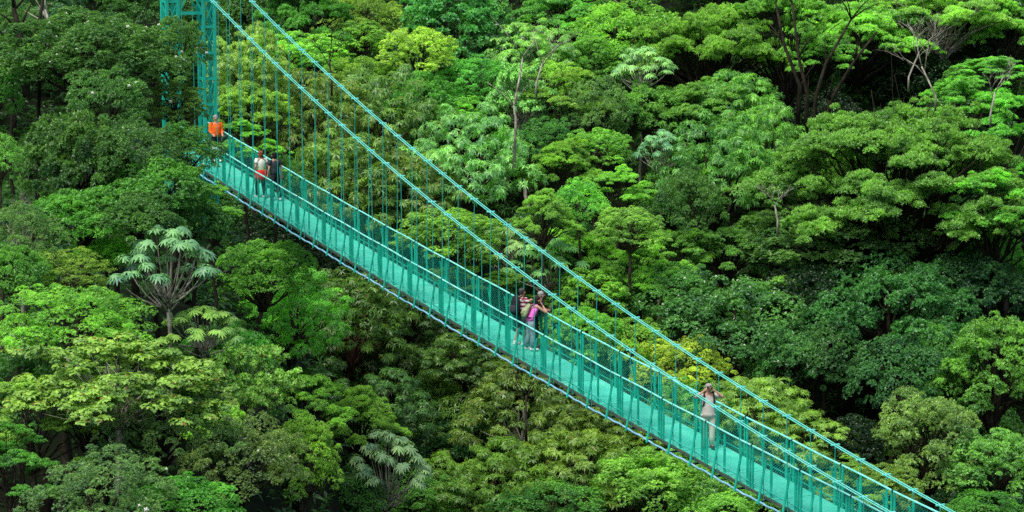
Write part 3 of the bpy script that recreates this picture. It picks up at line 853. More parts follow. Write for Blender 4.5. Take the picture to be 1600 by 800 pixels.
def person(label, loc, rz, h, J, top, bottom, shoes, hair, hairlen=0.0, sleeve=.45, legs=1.0, group=None, cat='person', look=0.0, belly=1.0, top_low=.90):
    """J: joints in metres for a 1.75 m figure, y forward, x to the figure's right"""
    t = empty('person', loc, rz); k = h / 1.75
    t.scale = (k * 1.03, k * 1.02, k)
    tag(t, label, 'person')
    V = {q: Vector(p) for q, p in J.items() if q != 'curl'}
    pel, che, nek, hd = V['pelvis'], V['chest'], V['neck'], V['head']
    nodes = {'pelvis': (pel, (.12, .10)), 'waist': (seg(pel, che, .45), (.115, .09)), 'chest': (che, (.13, .10)), 'upper': (seg(che, nek, .6), (.10, .085)),
             'neck': (nek, .052), 'jaw': (seg(nek, hd, .45), .058), 'head': (hd, .088), 'skull': (hd + (hd - nek).normalized() * .07, .078)}
    edges = [('pelvis', 'waist'), ('waist', 'chest'), ('chest', 'upper'), ('upper', 'neck'), ('neck', 'jaw'), ('jaw', 'head'), ('head', 'skull')]
    hands = []
    for sd_ in ('l', 'r'):
        sh, el, wr = V['sh_' + sd_], V['el_' + sd_], V['wr_' + sd_]
        hand = wr + (wr - el).normalized() * .09 if 'ha_' + sd_ not in V else V['ha_' + sd_]
        nodes['sh' + sd_] = (sh, .058); nodes['ua' + sd_] = (seg(sh, el, .5), .046); nodes['el' + sd_] = (el, .040)
        nodes['fa' + sd_] = (seg(el, wr, .35), .038); nodes['wr' + sd_] = (wr, .026); nodes['pa' + sd_] = (hand, .034)
        edges += [('upper', 'sh' + sd_), ('sh' + sd_, 'ua' + sd_), ('ua' + sd_, 'el' + sd_), ('el' + sd_, 'fa' + sd_), ('fa' + sd_, 'wr' + sd_), ('wr' + sd_, 'pa' + sd_)]
        hp, kn, an, to = V['hip_' + sd_], V['kn_' + sd_], V['an_' + sd_], V['to_' + sd_]
        nodes['hp' + sd_] = (hp, .088); nodes['th' + sd_] = (seg(hp, kn, .5), .074); nodes['kn' + sd_] = (kn, .054); nodes['ca' + sd_] = (seg(kn, an, .35), .052)
        nodes['an' + sd_] = (an, .036); nodes['to' + sd_] = (to, .034)
        edges += [('pelvis', 'hp' + sd_), ('hp' + sd_, 'th' + sd_), ('th' + sd_, 'kn' + sd_), ('kn' + sd_, 'ca' + sd_), ('ca' + sd_, 'an' + sd_), ('an' + sd_, 'to' + sd_)]
        # five fingers, bent, unequal
        dr = (hand - wr).normalized(); sdv = dr.cross(Vector((0, 1, .2))).normalized(); pn = sdv.cross(dr)
        curl = J.get('curl', .5)
        for fi, (o_, ln) in enumerate(((-.026, .062), (-.009, .075), (.009, .070), (.025, .055))):
            b0 = hand + sdv * o_ + dr * .01; b1 = b0 + dr * ln * .5 + pn * curl * .01; b2 = b1 + dr * ln * .38 + pn * curl * ln * .7
            nodes['f%d%s0' % (fi, sd_)] = (b0 + dr * .015, .0105); nodes['f%d%s1' % (fi, sd_)] = (b1 + dr * .01, .0095); nodes['f%d%s2' % (fi, sd_)] = (b2, .0075)
            edges += [('f%d%s0' % (fi, sd_), 'f%d%s1' % (fi, sd_)), ('f%d%s1' % (fi, sd_), 'f%d%s2' % (fi, sd_)), ('pa' + sd_, 'f%d%s0' % (fi, sd_))]
        b0 = wr + dr * .03 - sdv * .03; nodes['t' + sd_ + '0'] = (b0, .012); nodes['t' + sd_ + '1'] = (b0 + dr * .03 - sdv * .022 + pn * .01, .010)
        edges += [('wr' + sd_, 't' + sd_ + '0'), ('t' + sd_ + '0', 't' + sd_ + '1')]
    skin_body('body', nodes, edges, M['skin'], t)
    # face: facing direction f
    a = look; f = Vector((math.sin(a), math.cos(a), 0)); rt = Vector((math.cos(a), -math.sin(a), 0)); upv = (hd - nek).normalized()
    m = MB(); m.ball(hd + f * .098 - UP * .012, .016, 8, 5, 1, 1.0, 1.5); m.build('nose', M['skin'], t, True)
    for q in (-1, 1):
        m = MB(); m.ball(hd + f * .083 + rt * q * .033 + UP * .018, .012, 8, 5); m.build('eye', M['lens'], t, True)
        m = MB(); m.ball(hd + rt * q * .088 - UP * .005, .028, 8, 6, .4, .7, 1.1); m.build('ear', M['skin'], t, True)
    m = MB(); m.ball(hd + f * .084 - UP * .052, .02, 8, 5, 1.2, .6, .35); m.build('mouth', M['red'], t, True)
    # hair: cap over crown and back, longer hair falls to the nape
    m = MB(); m.ball(hd - f * .030 + UP * .055, .098, 14, 9, 1.0, 1.0, .85)
    if hairlen > 0:
        m.ball(hd - f * .045 - UP * .01, .098, 12, 8, .98, .85, 1.05); m.ball(hd - f * .05 - UP * (hairlen * .6), .085, 12, 8, 1, .6, 1 + hairlen * 3)
    else: m.ball(hd - f * .045 + UP * .01, .088, 12, 8, .98, .8, 1.0)
    m.build('hair', M[hair], t, True)
    # shirt: torso loft plus sleeves
    hem = seg(pel, che, -.02)
    m = MB()
    rs = ([(pel - UP * .10, .196, .142 * belly)] if top_low < .8 else []) + [(hem, .178, .128 * belly), (seg(pel, che, .25), .168, .125 * belly), (seg(pel, che, .6), .172, .122 * belly), (che, .188, .125), (seg(che, nek, .4), .192, .112), (seg(che, nek, .72), .135, .082), (seg(che, nek, .9), .072, .062)]
    m.rings(rs, 16)
    for sd_ in ('l', 'r'):
        sh, el, wr = V['sh_' + sd_], V['el_' + sd_], V['wr_' + sd_]
        inn = seg(sh, seg(che, nek, .5), .35)
        P_ = [inn, sh]; Rr = [.070, .072]
        if sleeve > 0:
            if sleeve <= 1: P_ += [seg(sh, el, sleeve * .6), seg(sh, el, sleeve)]; Rr += [.066, .064]
            else: P_ += [seg(sh, el, .5), el, seg(el, wr, .5), seg(el, wr, sleeve - 1)]; Rr += [.062, .056, .050, .040]
        else: P_ = [inn, seg(inn, sh, .8)]; Rr = [.068, .062]
        m.tube(P_, Rr, 10)
    m.build('shirt', M[top], t, True)
    m = MB()
    m.rings([(seg(pel, che, .12), .160, .115), (pel, .172, .122), (pel - UP * .08, .168, .120), (pel - UP * .13, .12, .09)], 16)
    for sd_ in ('l', 'r'):
        hp, kn, an = V['hip_' + sd_], V['kn_' + sd_], V['an_' + sd_]
        if legs >= 1: m.tube([hp + UP * .02, seg(hp, kn, .35), seg(hp, kn, .7), kn, seg(kn, an, .4), seg(kn, an, .93)], [.100, .096, .086, .078, .076, .074], 12)
        else: m.tube([hp + UP * .02, seg(hp, kn, .4), seg(hp, kn, legs)], [.10, .096, .092], 12)
    m.build('trousers' if legs >= 1 else 'shorts', M[bottom], t, True)
    for sd_ in ('l', 'r'):
        an, to = V['an_' + sd_], V['to_' + sd_]
        g = Vector((to.x - an.x, to.y - an.y, 0)).normalized()
        m = MB()
        heel = an - g * .055; heel.z = .035
        m.tube([heel - g * .01 + UP * .0, heel + g * .03 + UP * .012, an + g * .06 - UP * (an.z - .045), to + g * .03 - UP * (to.z - .032), to + g * .07 - UP * (to.z - .024)], [.030, .044, .044, .040, .020], 10)
        if legs < 1: m.tube([an + UP * .05, Vector((an.x, an.y, .05))], [.045, .045], 10)
        m.build('shoe', M[shoes], t, True)
    return t

def stand(**kw):
    J = dict(pelvis=(0, 0, .95), chest=(0, .015, 1.26), neck=(0, .01, 1.475), head=(0, .035, 1.61),
             sh_l=(-.185, 0, 1.42), sh_r=(.185, 0, 1.42), el_l=(-.235, -.02, 1.14), el_r=(.235, -.02, 1.14), wr_l=(-.245, .06, .90), wr_r=(.245, .06, .90),
             hip_l=(-.09, 0, .90), hip_r=(.09, 0, .90), kn_l=(-.10, .02, .49), kn_r=(.10, .02, .49), an_l=(-.10, -.02, .085), an_r=(.10, -.02, .085), to_l=(-.12, .12, .035), to_r=(.12, .12, .035))
    J.update(kw); return J
def dk(s, lat): return bp(s, lat, .004)

# man with binoculars, facing the camera
pb = person('man in taupe shirt and beige trousers looking through binoculars on the bridge', dk(30.38, .10), PI + .05, 1.76,
    stand(el_l=(-.36, .16, 1.40), el_r=(.36, .16, 1.40), wr_l=(-.13, .20, 1.585), wr_r=(.13, .20, 1.585), ha_l=(-.072, .195, 1.63), ha_r=(.072, .195, 1.63), sh_l=(-.19, .01, 1.43), sh_r=(.19, .01, 1.43), curl=1.5),
    'taupe', 'khaki', 'shoe_dark', 'hair_grey', 0, .5, 1.0, belly=1.12, top_low=.7)
def at_person(p, v): 
    return p.location + Matrix.Rotation(p.rotation_euler.z, 3, 'Z') @ (Vector(v) * p.scale.x)
def item(name, label, cat, p, v, rzoff=0):
    o = empty(name, at_person(p, v), p.rotation_euler.z + rzoff); tag(o, label, cat); o.scale = p.scale; return o
bn = item('binoculars', 'black binoculars held up to the eyes of the man in taupe shirt', 'binoculars', pb, (0, .115, 1.63))
for q in (-1, 1):
    m = MB(); m.tube([(q * .034, 0, 0), (q * .034, .05, 0), (q * .040, .055, 0), (q * .044, .13, 0)], [.020, .022, .026, .032], 10); m.build('barrel', M['lens'], bn, True)
m = MB(); m.box((0, .05, 0), (.02, 0, 0), (0, .02, 0), (0, 0, .012)); m.build('hinge', M['lens'], bn)
def backpack(p, label, mat, mat2, tilt=0.0, sc=1.0, y=-.20, name='backpack', x=0):
    b = item(name, label, 'backpack', p, (x, y, 1.20)); b.rotation_euler = (tilt, 0, p.rotation_euler.z)
    m = MB(); w_, d_, h_ = .15 * sc, .095 * sc, .25 * sc
    m.rings([((0, 0, -h_), w_ * .75, d_ * .8), ((0, 0, -h_ * .9), w_ * .98, d_), ((0, 0, -h_ * .3), w_ * 1.02, d_ * 1.08), ((0, 0, h_ * .3), w_, d_), ((0, .01, h_ * .75), w_ * .9, d_ * .8), ((0, .02, h_), w_ * .55, d_ * .4)], 16)
    m.build('pack_body', M[mat], b, True)
    m = MB(); m.rings([((0, -d_ * .85, -h_ * .75), w_ * .6, d_ * .5), ((0, -d_ * .9, -h_ * .6), w_ * .75, d_ * .6), ((0, -d_ * .9, -h_ * .1), w_ * .75, d_ * .55), ((0, -d_ * .8, h_ * .05), w_ * .5, d_ * .3)], 14); m.build('front_pocket', M[mat2], b, True)
    for q in (-1, 1):
        m = MB(); m.tube([(q * .10, .06, h_ * .8), (q * .115, .14, .285), (q * .12, .23, .27), (q * .125, .335, .18), (q * .135, .345, .0), (q * .15, .24, -.13), (q * .13, .05, -.2)], .021, 6); m.build('shoulder_strap', M['darkcloth'], b, True)
    return b
backpack(pb, 'black backpack with dark straps on the back of the binocular man', 'darkcloth', 'darkcloth')

# striped-shirt man facing the far rail, arm out to it
FR = -(PI / 2 - AL)
p2 = person('man in maroon and white striped shirt and dark shorts standing beside the woman in pink', dk(20.50, .12), FR + .12, 1.73,
    stand(pelvis=(0, 0, .95), an_l=(-.12, -.16, .085), kn_l=(-.11, -.04, .49), to_l=(-.13, -.02, .035), wr_r=(.17, .42, 1.30), el_r=(.22, .16, 1.20), wr_l=(-.20, .40, 1.28), el_l=(-.24, .14, 1.18)),
    'striped', 'green_short', 'white', 'hair_salt', 0, .55, .85)
backpack(p2, 'large black backpack worn by the man in the striped shirt', 'darkcloth', 'charcoal', 0, 1.15, -.22)
# woman in pink leaning on the far rail
p3 = person('woman in magenta sleeveless top and grey jeans leaning her elbows on the far handrail', dk(21.02, .12), FR - .25, 1.70,
    stand(pelvis=(0, -.02, .93), chest=(0, .10, 1.21), neck=(0, .18, 1.41), head=(0, .235, 1.53), sh_l=(-.17, .15, 1.37), sh_r=(.17, .15, 1.37),
          el_l=(-.21, .46, 1.15), el_r=(.21, .46, 1.15), wr_l=(-.09, .35, 1.36), wr_r=(.09, .35, 1.37), ha_l=(-.06, .32, 1.44), ha_r=(.07, .31, 1.45), hip_l=(-.09, -.02, .89), hip_r=(.09, -.02, .89),
          kn_l=(-.10, -.02, .48), kn_r=(.10, .05, .48), an_l=(-.11, -.12, .085), an_r=(.11, .02, .085), to_l=(-.12, .02, .035), to_r=(.12, .16, .035)),
    'magenta', 'jeans', 'white', 'hair_dark', .12, 0)
backpack(p3, 'olive green and grey backpack hanging on the woman in magenta', 'bag_green', 'bag_green', -.42, .88, -.13)
# third figure mostly hidden behind the woman
p4 = person('grey haired person in dark clothes mostly hidden behind the woman in magenta', dk(20.86, .42), FR - .1, 1.73,
    stand(pelvis=(0, -.08, .95), chest=(0, .04, 1.25), neck=(0, .12, 1.44), head=(0, .17, 1.58), sh_l=(-.18, .10, 1.38), sh_r=(.18, .10, 1.38), el_l=(-.22, .10, 1.18), el_r=(.22, .10, 1.18), wr_l=(-.14, .24, 1.15), wr_r=(.14, .24, 1.15), hip_l=(-.09, -.08, .90), hip_r=(.09, -.08, .90), kn_l=(-.10, -.06, .49), kn_r=(.10, -.06, .49), an_l=(-.10, -.1, .085), an_r=(.10, -.1, .085), to_l=(-.12, .04, .035), to_r=(.12, .04, .035)),
    'darkcloth', 'darkcloth', 'shoe_dark', 'hair_grey', 0, 1.8)
# couple walking away toward the tower
p5 = person('auburn haired woman in green and white shirt with red jacket tied round her waist', dk(2.60, -.18), AL + .1, 1.68,
    stand(an_l=(-.09, .12, .085), kn_l=(-.10, .12, .49), to_l=(-.1, .26, .035), an_r=(.09, -.12, .10), to_r=(.1, .02, .035), el_r=(.26, -.04, 1.16), wr_r=(.20, .12, 1.02), el_l=(-.25, -.05, 1.16), wr_l=(-.22, .10, 1.0)),
    'green_white', 'darkcloth', 'white', 'hair_red', .1, .5)
jk = MB()
jk.rings([((0, -.01, .66), .27, .19), ((0, -.01, .80), .25, .18), ((0, -.01, .98), .215, .16), ((0, 0, 1.04), .185, .14)], 18)
jk.tube([(-.10, .15, 1.0), (0, .17, .98), (.06, .17, .85)], .035, 8)
jk.build('tied_jacket', M['red'], p5, True)
p6 = person('dark haired man in black shirt and dark trousers walking beside the red jacket', dk(3.02, .16), AL + .05, 1.72,
    stand(an_r=(.10, -.18, .085), kn_r=(.10, -.02, .50), to_r=(.11, -.05, .035), el_r=(.27, -.02, 1.14), wr_r=(.29, .03, .88)), 'charcoal', 'darkcloth', 'white', 'hair_black', .05, .5)
p7 = person('man in orange fleece standing at the tower end beside the handrail', dk(-2.42, .28), PI + .35, 1.76,
    stand(el_r=(.22, .02, 1.15), wr_r=(.17, .22, 1.04), el_l=(-.22, .0, 1.16), wr_l=(-.18, .22, 1.04)), 'orange', 'darkcloth', 'white', 'hair_grey', 0, 1.9, look=-.2)

# ------------------------------------------------------------------ FOREST
def hero_pads(seed, R, **kw):
    me, lm, zb = crown_pads(seed, R=R, **kw)
    return (me, lm, zb, kw.get('asp', .45), R)
def hero_round(seed, R, **kw):
    me, lm, zb = crown_round(seed, R=R, **kw)
    return (me, lm, zb, kw.get('asp', .8), R)
H_BIG = hero_pads(11, 7.2, asp=.43, npad=110, pr=.15, nb=15, per=44, Ln=.13, Wd=.062, thick=.30, tiers=5, fr=.45, red=.002, tone0=.5)
H_TOP = hero_pads(12, 6.0, asp=.30, npad=44, pr=.19, nb=14, per=50, Ln=.14, Wd=.065, thick=.22, tiers=2, fr=.5, tone0=.52)
H_LEFT = hero_round(13, 4.4, asp=.72, nl=20, nb=18, per=52, rl=.30, Ln=.13, Wd=.07)
H_STEM = hero_pads(14, 5.2, asp=.55, npad=52, pr=.16, nb=12, per=34, Ln=.13, Wd=.06, thick=.4, tiers=5, fr=.4)
H_DUSK = hero_round(15, 5.4, asp=.5, nl=22, nb=15, per=34, rl=.27, Ln=.20, Wd=.09)

T_ = plant_tree
# --- left foreground slope
T_(140, 95, 140, 70, 'round', 'DG', 'F', 2, 'large dark green tree with white specks at the upper left, bare stems behind it', 'd', arch=H_LEFT, flowers=60)
T_(172, 165, 66, 58, 'round', 'DG', 'F', -2, 'dome of dark glossy leaves bulging left of the bridge tower', 'd', flowers=18)
T_(272, 82, 50, 56, 'cloud', 'DG', 'F', 1, 'gappy dark tree growing across the turquoise tower legs', 'd', flowers=16, hue=(.034, .10, .02))
T_(272, 165, 46, 36, 'cloud', 'DG', 'F', 2, 'dark green spray of leaves across the lower part of the tower', 'd', flowers=4, hue=(.034, .10, .02))
T_(288, 242, 60, 38, 'round', 'DG', 'F', 1, 'white-flecked dark tree hiding the tower foot and the end of the deck', 'd', flowers=34, hue=(.032, .095, .024))
T_(283, 214, 36, 24, 'cloud', 'DG', 'F', 0, 'small dark spray of leaves hiding the handrail end beside the tower', 'd', hue=(.034, .10, .02))
T_(120, 260, 85, 70, 'low', 'DG', 'F', -1, 'dull dark green crown below the white-specked dome at the left', 'd', flowers=5)
T_(205, 250, 75, 60, 'round', 'DG', 'F', -1.5, 'mid-height dark crown between the left dome and the tower-foot tree', 'd', flowers=8)
T_(250, 300, 80, 40, 'low', 'MG', 'F', -2, 'low green crown directly under the hidden end of the deck', 'd')
T_(335, 330, 42, 42, 'tier', 'LG', 'F', -1, 'small layered bright green tree right below the deck end', 'd')
T_(130, 345, 90, 42, 'low', 'MG', 'F', -2, 'broad green crown above the pale cecropia leaves', 'd')
T_(215, 345, 70, 36, 'low', 'DG', 'F', -2.5, 'dark green crown just above the large cecropia', 'd')
T_(62, 92, 60, 28, 'low', 'YG', 'F', 4, 'yellow-topped spreading crown at the upper left edge', 'd', hue=(.07, .16, .015))
T_(15, 50, 50, 50, 'round', 'DG', 'B', -14, 'dark tree filling the top left corner of the forest', 'd')
T_(0, 250, 34, 45, 'round', 'LG', 'F', -4, 'fresh yellow-green crown at the far left edge, half way up', 'm')
T_(-8, 130, 50, 60, 'round', 'MG', 'F', 4, 'green crown at the left edge under the yellow-topped tree', 'd')
T_(40, 365, 62, 45, 'fine', 'TE', 'F', -3, 'fine-twigged grey-green bush at the left edge beside the bright shrubs', 'w')
T_(20, 430, 60, 40, 'low', 'MG', 'F', -3, 'green bushy crown at the left edge above the golden dome', 'm')
T_(95, 425, 75, 30, 'fine', 'YG', 'F', -2, 'low yellow-green crown behind the golden dome at the left', 'm', hue=(.09, .17, .02))
T_(165, 400, 60, 22, 'low', 'YG', 'F', 0, 'flat golden-green crown behind the cecropia leaves', 'm', hue=(.15, .23, .015))
T_(262, 428, 84, 60, 'cec', 'CG', 'F', -3, 'large pale cecropia with drooping hand-shaped leaves and white forked branches', 'w')
T_(318, 520, 70, 38, 'cec', 'LG', 'F', -4, 'smaller yellowish cecropia below the large pale one', 'w', hue=(.08, .19, .05))
T_(112, 512, 122, 62, 'fine', 'YG', 'F', -3, 'big rounded golden-green dome of fine leaves at the lower left', 'm', hue=(.10, .175, .02))
T_(185, 603, 150, 40, 'sparse', 'PG', 'F', -5, 'open tree with big round leaves and bare white branches at the lower left', 'w', hue=(.080, .150, .030))
T_(375, 600, 75, 42, 'sparse', 'PG', 'F', -3, 'smaller open tree with big pale leaves right of the white branches', 'w', hue=(.078, .155, .035))
T_(410, 430, 80, 55, 'cloud', 'LG', 'F', 3, 'bright green tree just under the deck beside the dark gap', 'm')
T_(455, 490, 90, 75, 'droop', 'LG', 'F', 3, 'bright drooping-leaved tree below the left half of the bridge', 'm', hue=(.085, .22, .035))
T_(350, 565, 70, 45, 'low', 'VG', 'F', 1, 'vivid green shrub crown behind the small open tree', 'm')
T_(50, 650, 100, 62, 'tier', 'RG', 'F', -3, 'layered tree with reddish tipped leaves at the lower left edge', 'm', hue=(.085, .15, .025))
T_(15, 720, 70, 55, 'tier', 'MG', 'F', -5, 'layered green crown in the bottom left corner', 'm')
T_(135, 640, 70, 50, 'tier', 'OL', 'F', -3, 'olive layered crown under the bare white branches', 'm', hue=(.09, .16, .025))
T_(250, 660, 110, 75, 'fine', 'TE', 'F', -4, 'grey-green twiggy tree with dark crooked branches at the lower left', 'd')
T_(160, 770, 110, 60, 'fine', 'TE', 'F', -8, 'blue-green bushy crown at the bottom left with a few white flecks', 'd', flowers=5, hue=(.045, .12, .05))
T_(375, 720, 90, 70, 'fine', 'TE', 'F', -5, 'grey-green gnarled crown beside the lime bush', 'd', flowers=5)
T_(285, 790, 90, 42, 'round', 'MG', 'F', -9, 'green crown at the bottom edge between the grey-green trees', 'd')
T_(470, 730, 62, 78, 'cloud', 'LG', 'F', -3, 'lime green bush left of the small white cecropia', 'm', hue=(.105, .215, .02))
T_(330, 665, 50, 35, 'low', 'YG', 'F', -2, 'lime patch of leaves between two grey-green trees', 'm')
T_(480, 625, 70, 38, 'umb', 'LG', 'F', 0, 'flat lime umbrella crown left of its darker twin', 'd')
T_(560, 655, 66, 42, 'umb', 'LG', 'F', 0, 'flat lime umbrella crown above the small white cecropia', 'd', hue=(.09, .19, .02))
T_(606, 742, 68, 58, 'cec', 'CG', 'F', -6, 'small white-leaved cecropia standing alone at the bottom', 'w', hue=(.10, .19, .10))
T_(640, 790, 80, 45, 'round', 'MG', 'F', -2, 'green crown right of the small white cecropia at the bottom edge', 'd')
T_(545, 780, 60, 40, 'round', 'DG', 'F', 0, 'dark crown behind the stem of the small cecropia', 'd')
# --- slope under the bridge
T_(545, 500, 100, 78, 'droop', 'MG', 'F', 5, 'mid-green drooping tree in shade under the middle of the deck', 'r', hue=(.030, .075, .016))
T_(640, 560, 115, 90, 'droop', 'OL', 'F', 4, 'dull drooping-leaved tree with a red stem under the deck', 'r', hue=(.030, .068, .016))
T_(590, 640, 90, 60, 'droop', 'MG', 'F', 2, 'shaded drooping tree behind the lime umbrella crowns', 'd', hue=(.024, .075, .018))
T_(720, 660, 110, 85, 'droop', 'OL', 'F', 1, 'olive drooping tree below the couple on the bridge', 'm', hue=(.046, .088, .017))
T_(820, 650, 100, 72, 'droop', 'OL', 'B', -3, 'olive tree with thin pale stem under the deck, right of the couple', 'w', hue=(.054, .105, .018))
T_(760, 760, 110, 70, 'droop', 'MG', 'B', -4, 'drooping leaved tree at the bottom centre', 'm', hue=(.045, .115, .02))
T_(900, 740, 110, 70, 'droop', 'OL', 'B', -4, 'olive and yellow drooping tree at the bottom, right of centre', 'm', hue=(.065, .125, .02))
T_(960, 690, 85, 50, 'droop', 'LG', 'B', -2, 'drooping tree with orange tinged leaves close under the deck', 'm', hue=(.09, .155, .025))
T_(1030, 760, 105, 62, 'round', 'VG', 'B', -6, 'fresh green leafy tree at the bottom under the binocular man', 'm', hue=(.075, .19, .03))
T_(1130, 800, 90, 40, 'round', 'LG', 'B', -8, 'bright leafy crown at the bottom edge beneath the deck end', 'm')
T_(860, 800, 90, 36, 'round', 'MG', 'B', -6, 'low green crown at the bottom edge, centre right', 'm')
# --- behind the bridge, left to right
T_(385, 105, 70, 62, 'droop', 'LG', 'B', -15, 'light green drooping crown just right of the tower behind the rods', 'm', hue=(.08, .19, .025))
T_(440, 90, 70, 40, 'cloud', 'YG', 'B', -8, 'yellow-green rounded crown seen between the two main cables', 'm', hue=(.11, .21, .02))
T_(395, 165, 62, 45, 'umb', 'LG', 'B', -16, 'flat light green crown behind the rods near the tower', 'm', hue=(.10, .21, .025))
T_(385, 225, 55, 42, 'tier', 'LG', 'B', -19, 'feathery layered green tree behind the auburn haired woman', 'd', hue=(.07, .18, .03))
T_(430, 290, 60, 50, 'round', 'DG', 'B', -14, 'dark crown behind the railing at the left part of the bridge', 'd')
T_(470, 35, 85, 55, 'umb', 'MG', 'B', -4, 'dark green umbrella crown at the top, right of the far cable', 'd', hue=(.035, .12, .018))
T_(390, 25, 60, 38, 'low', 'DG', 'B', 0, 'dark crown at the top between tower and far cable', 'd')
T_(490, 190, 95, 80, 'droop', 'OL', 'B', -8, 'reddish-olive drooping tree behind the left half of the hanger rods', 'r', hue=(.060, .125, .022))
T_(590, 190, 95, 80, 'droop', 'MG', 'B', -6, 'drooping tree with red twigs behind the cables, left of the pale dome', 'r', hue=(.055, .135, .030))
T_(530, 290, 110, 80, 'droop', 'OL', 'B', -9, 'olive tree with reddish stem rising behind the far handrail', 'r', hue=(.055, .11, .024))
T_(640, 300, 90, 66, 'droop', 'RG', 'B', -8, 'brownish-green drooping tree behind the middle rods', 'r', hue=(.055, .10, .022))
T_(560, 130, 60, 42, 'cloud', 'LG', 'B', -3, 'light crown below the golden-green tops near the far cable', 'm', hue=(.075, .17, .025))
T_(500, 85, 60, 32, 'cloud', 'YG', 'B', -3, 'golden-green crown touching the far cable from the right', 'm', hue=(.12, .22, .015))
T_(570, 30, 65, 45, 'fine', 'LG', 'B', 0, 'olive-lime pointed crown at the top left of the golden dome', 'm', hue=(.085, .17, .02))
T_(560, 62, 50, 30, 'cloud', 'LG', 'B', -2, 'lime crown immediately left of the golden dome', 'm')
T_(652, 88, 60, 46, 'cloud', 'GO', 'B', -6, 'compact golden-green dome against the dark hillside', 'd', hue=(.15, .235, .010))
T_(705, 45, 75, 85, 'tall', 'BG', 'B', -1, 'tall blue-green tree behind the golden dome', 'm', hue=(.040, .145, .045))
T_(760, 60, 45, 70, 'tall', 'BG', 'B', 1, 'slim blue-green tree right of its taller twin', 'm', hue=(.045, .15, .04))
T_(660, 165, 60, 40, 'low', 'MG', 'B', -4, 'dark green crown in the shade under the golden dome', 'd')
T_(745, 140, 65, 48, 'cloud', 'VG', 'B', -3, 'vivid green crown above the pale drooping dome', 'm')
T_(720, 180, 45, 30, 'cloud', 'LG', 'B', -4, 'lime crown resting on top of the pale drooping dome', 'm')
T_(742, 258, 98, 85, 'droop', 'PG', 'B', -9, 'large pale green dome of drooping leaves behind the cables', 'm', hue=(.095, .235, .075))
T_(700, 370, 80, 45, 'cloud', 'LG', 'B', -10, 'bright green crown above the handrail left of the couple', 'm', hue=(.085, .19, .022))
T_(640, 375, 60, 35, 'round', 'DG', 'B', -10, 'dark crown behind the handrail in the middle', 'd')
T_(792, 395, 55, 38, 'cec', 'CG', 'B', -14, 'brownish cecropia top between near and far cable', 'w', hue=(.07, .15, .055))
T_(860, 425, 75, 42, 'cec', 'CG', 'B', -15, 'pale cecropia behind the head of the woman in magenta', 'w', hue=(.10, .20, .08))
T_(745, 440, 80, 42, 'tier', 'LG', 'B', -13, 'light layered crown behind the netting left of the couple', 'm', hue=(.075, .17, .03))
T_(830, 85, 72, 48, 'droop', 'PG', 'B', -1, 'pale rounded tree with a thin white trunk near the top', 'w', hue=(.085, .20, .07))
T_(815, 150, 52, 48, 'sparse', 'PG', 'B', -5, 'thin white stemmed tree with few leaves, top centre', 'w', hue=(.07, .19, .05))
T_(885, 22, 88, 42, 'umb', 'VG', 'B', 4, 'bright flat umbrella crown in front of the black gap at the top', 'd', hue=(.055, .17, .02))
T_(900, 160, 70, 55, 'tier', 'OL', 'B', -5, 'bronze-green layered tree right of the white stem', 'm', hue=(.085, .165, .018))
T_(860, 135, 50, 38, 'cloud', 'YG', 'B', -3, 'yellowish crown left of the bronze-green tree', 'm', hue=(.11, .20, .02))
T_(985, 60, 85, 55, 'round', 'LG', 'B', 1, 'light green spreading crown at the top, right of the flat umbrella', 'm', hue=(.08, .19, .035))
T_(935, 95, 60, 42, 'cloud', 'MG', 'B', 0, 'green crown below the flat umbrella at the top', 'm', hue=(.06, .16, .025))
T_(1004, 112, 52, 36, 'cec', 'CG', 'B', -6, 'cecropia with white trunk and drooping leaves, upper centre right', 'w', hue=(.09, .20, .08))
T_(1033, 243, 42, 32, 'cec', 'CG', 'B', -9, 'lone pale cecropia rosette on a thin stem in the middle distance', 'w')
T_(930, 175, 55, 50, 'fine', 'BG', 'B', -5, 'dull blue-green fine crown between bronze tree and cecropia', 'm', hue=(.05, .13, .045))
T_(1010, 175, 60, 45, 'round', 'MG', 'B', -4, 'green crown around the foot of the upper cecropia', 'd', hue=(.05, .15, .025))
T_(1105, 70, 125, 60, 'umb', 'LG', 'B', -2, 'wide light green umbrella tree with black branches at the upper right', 'd', arch=H_TOP, hue=(.068, .17, .025))
T_(1090, 165, 90, 45, 'umb', 'MG', 'B', -4, 'umbrella crown with dark limbs below the wide upper one', 'd', hue=(.052, .155, .022))
T_(1230, 55, 105, 90, 'umb', 'LG', 'B', -3, 'tall tree with several moss-dark leaning stems, upper right', 'd', arch=H_STEM, hue=(.065, .175, .025))
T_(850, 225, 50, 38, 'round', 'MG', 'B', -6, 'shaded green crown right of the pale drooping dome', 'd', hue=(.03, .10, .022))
T_(880, 258, 65, 36, 'umb', 'LG', 'B', -8, 'flat olive-lime crown above the rounded bright shrub', 'm', hue=(.075, .16, .02))
T_(930, 235, 55, 35, 'cloud', 'VG', 'B', -7, 'bright green crown left of the lone cecropia rosette', 'm', hue=(.075, .2, .025))
T_(905, 322, 42, 40, 'round', 'VG', 'B', -10, 'rounded fresh green shrub in the middle distance', 'm', hue=(.07, .21, .035))
T_(965, 300, 62, 45, 'tier', 'LG', 'B', -8, 'layered light green tree right of the rounded fresh shrub', 'm', hue=(.08, .2, .03))
T_(850, 335, 50, 40, 'umb', 'LG', 'B', -11, 'flat lime crown just above the far cable', 'm', hue=(.085, .185, .022))
T_(985, 360, 58, 35, 'cloud', 'PG', 'B', -10, 'pale green tufted crown below the layered light tree', 'm', hue=(.09, .2, .045))
T_(905, 390, 62, 40, 'umb', 'YG', 'B', -12, 'yellow-green flat crown resting above the far cable', 'm', hue=(.10, .20, .02))
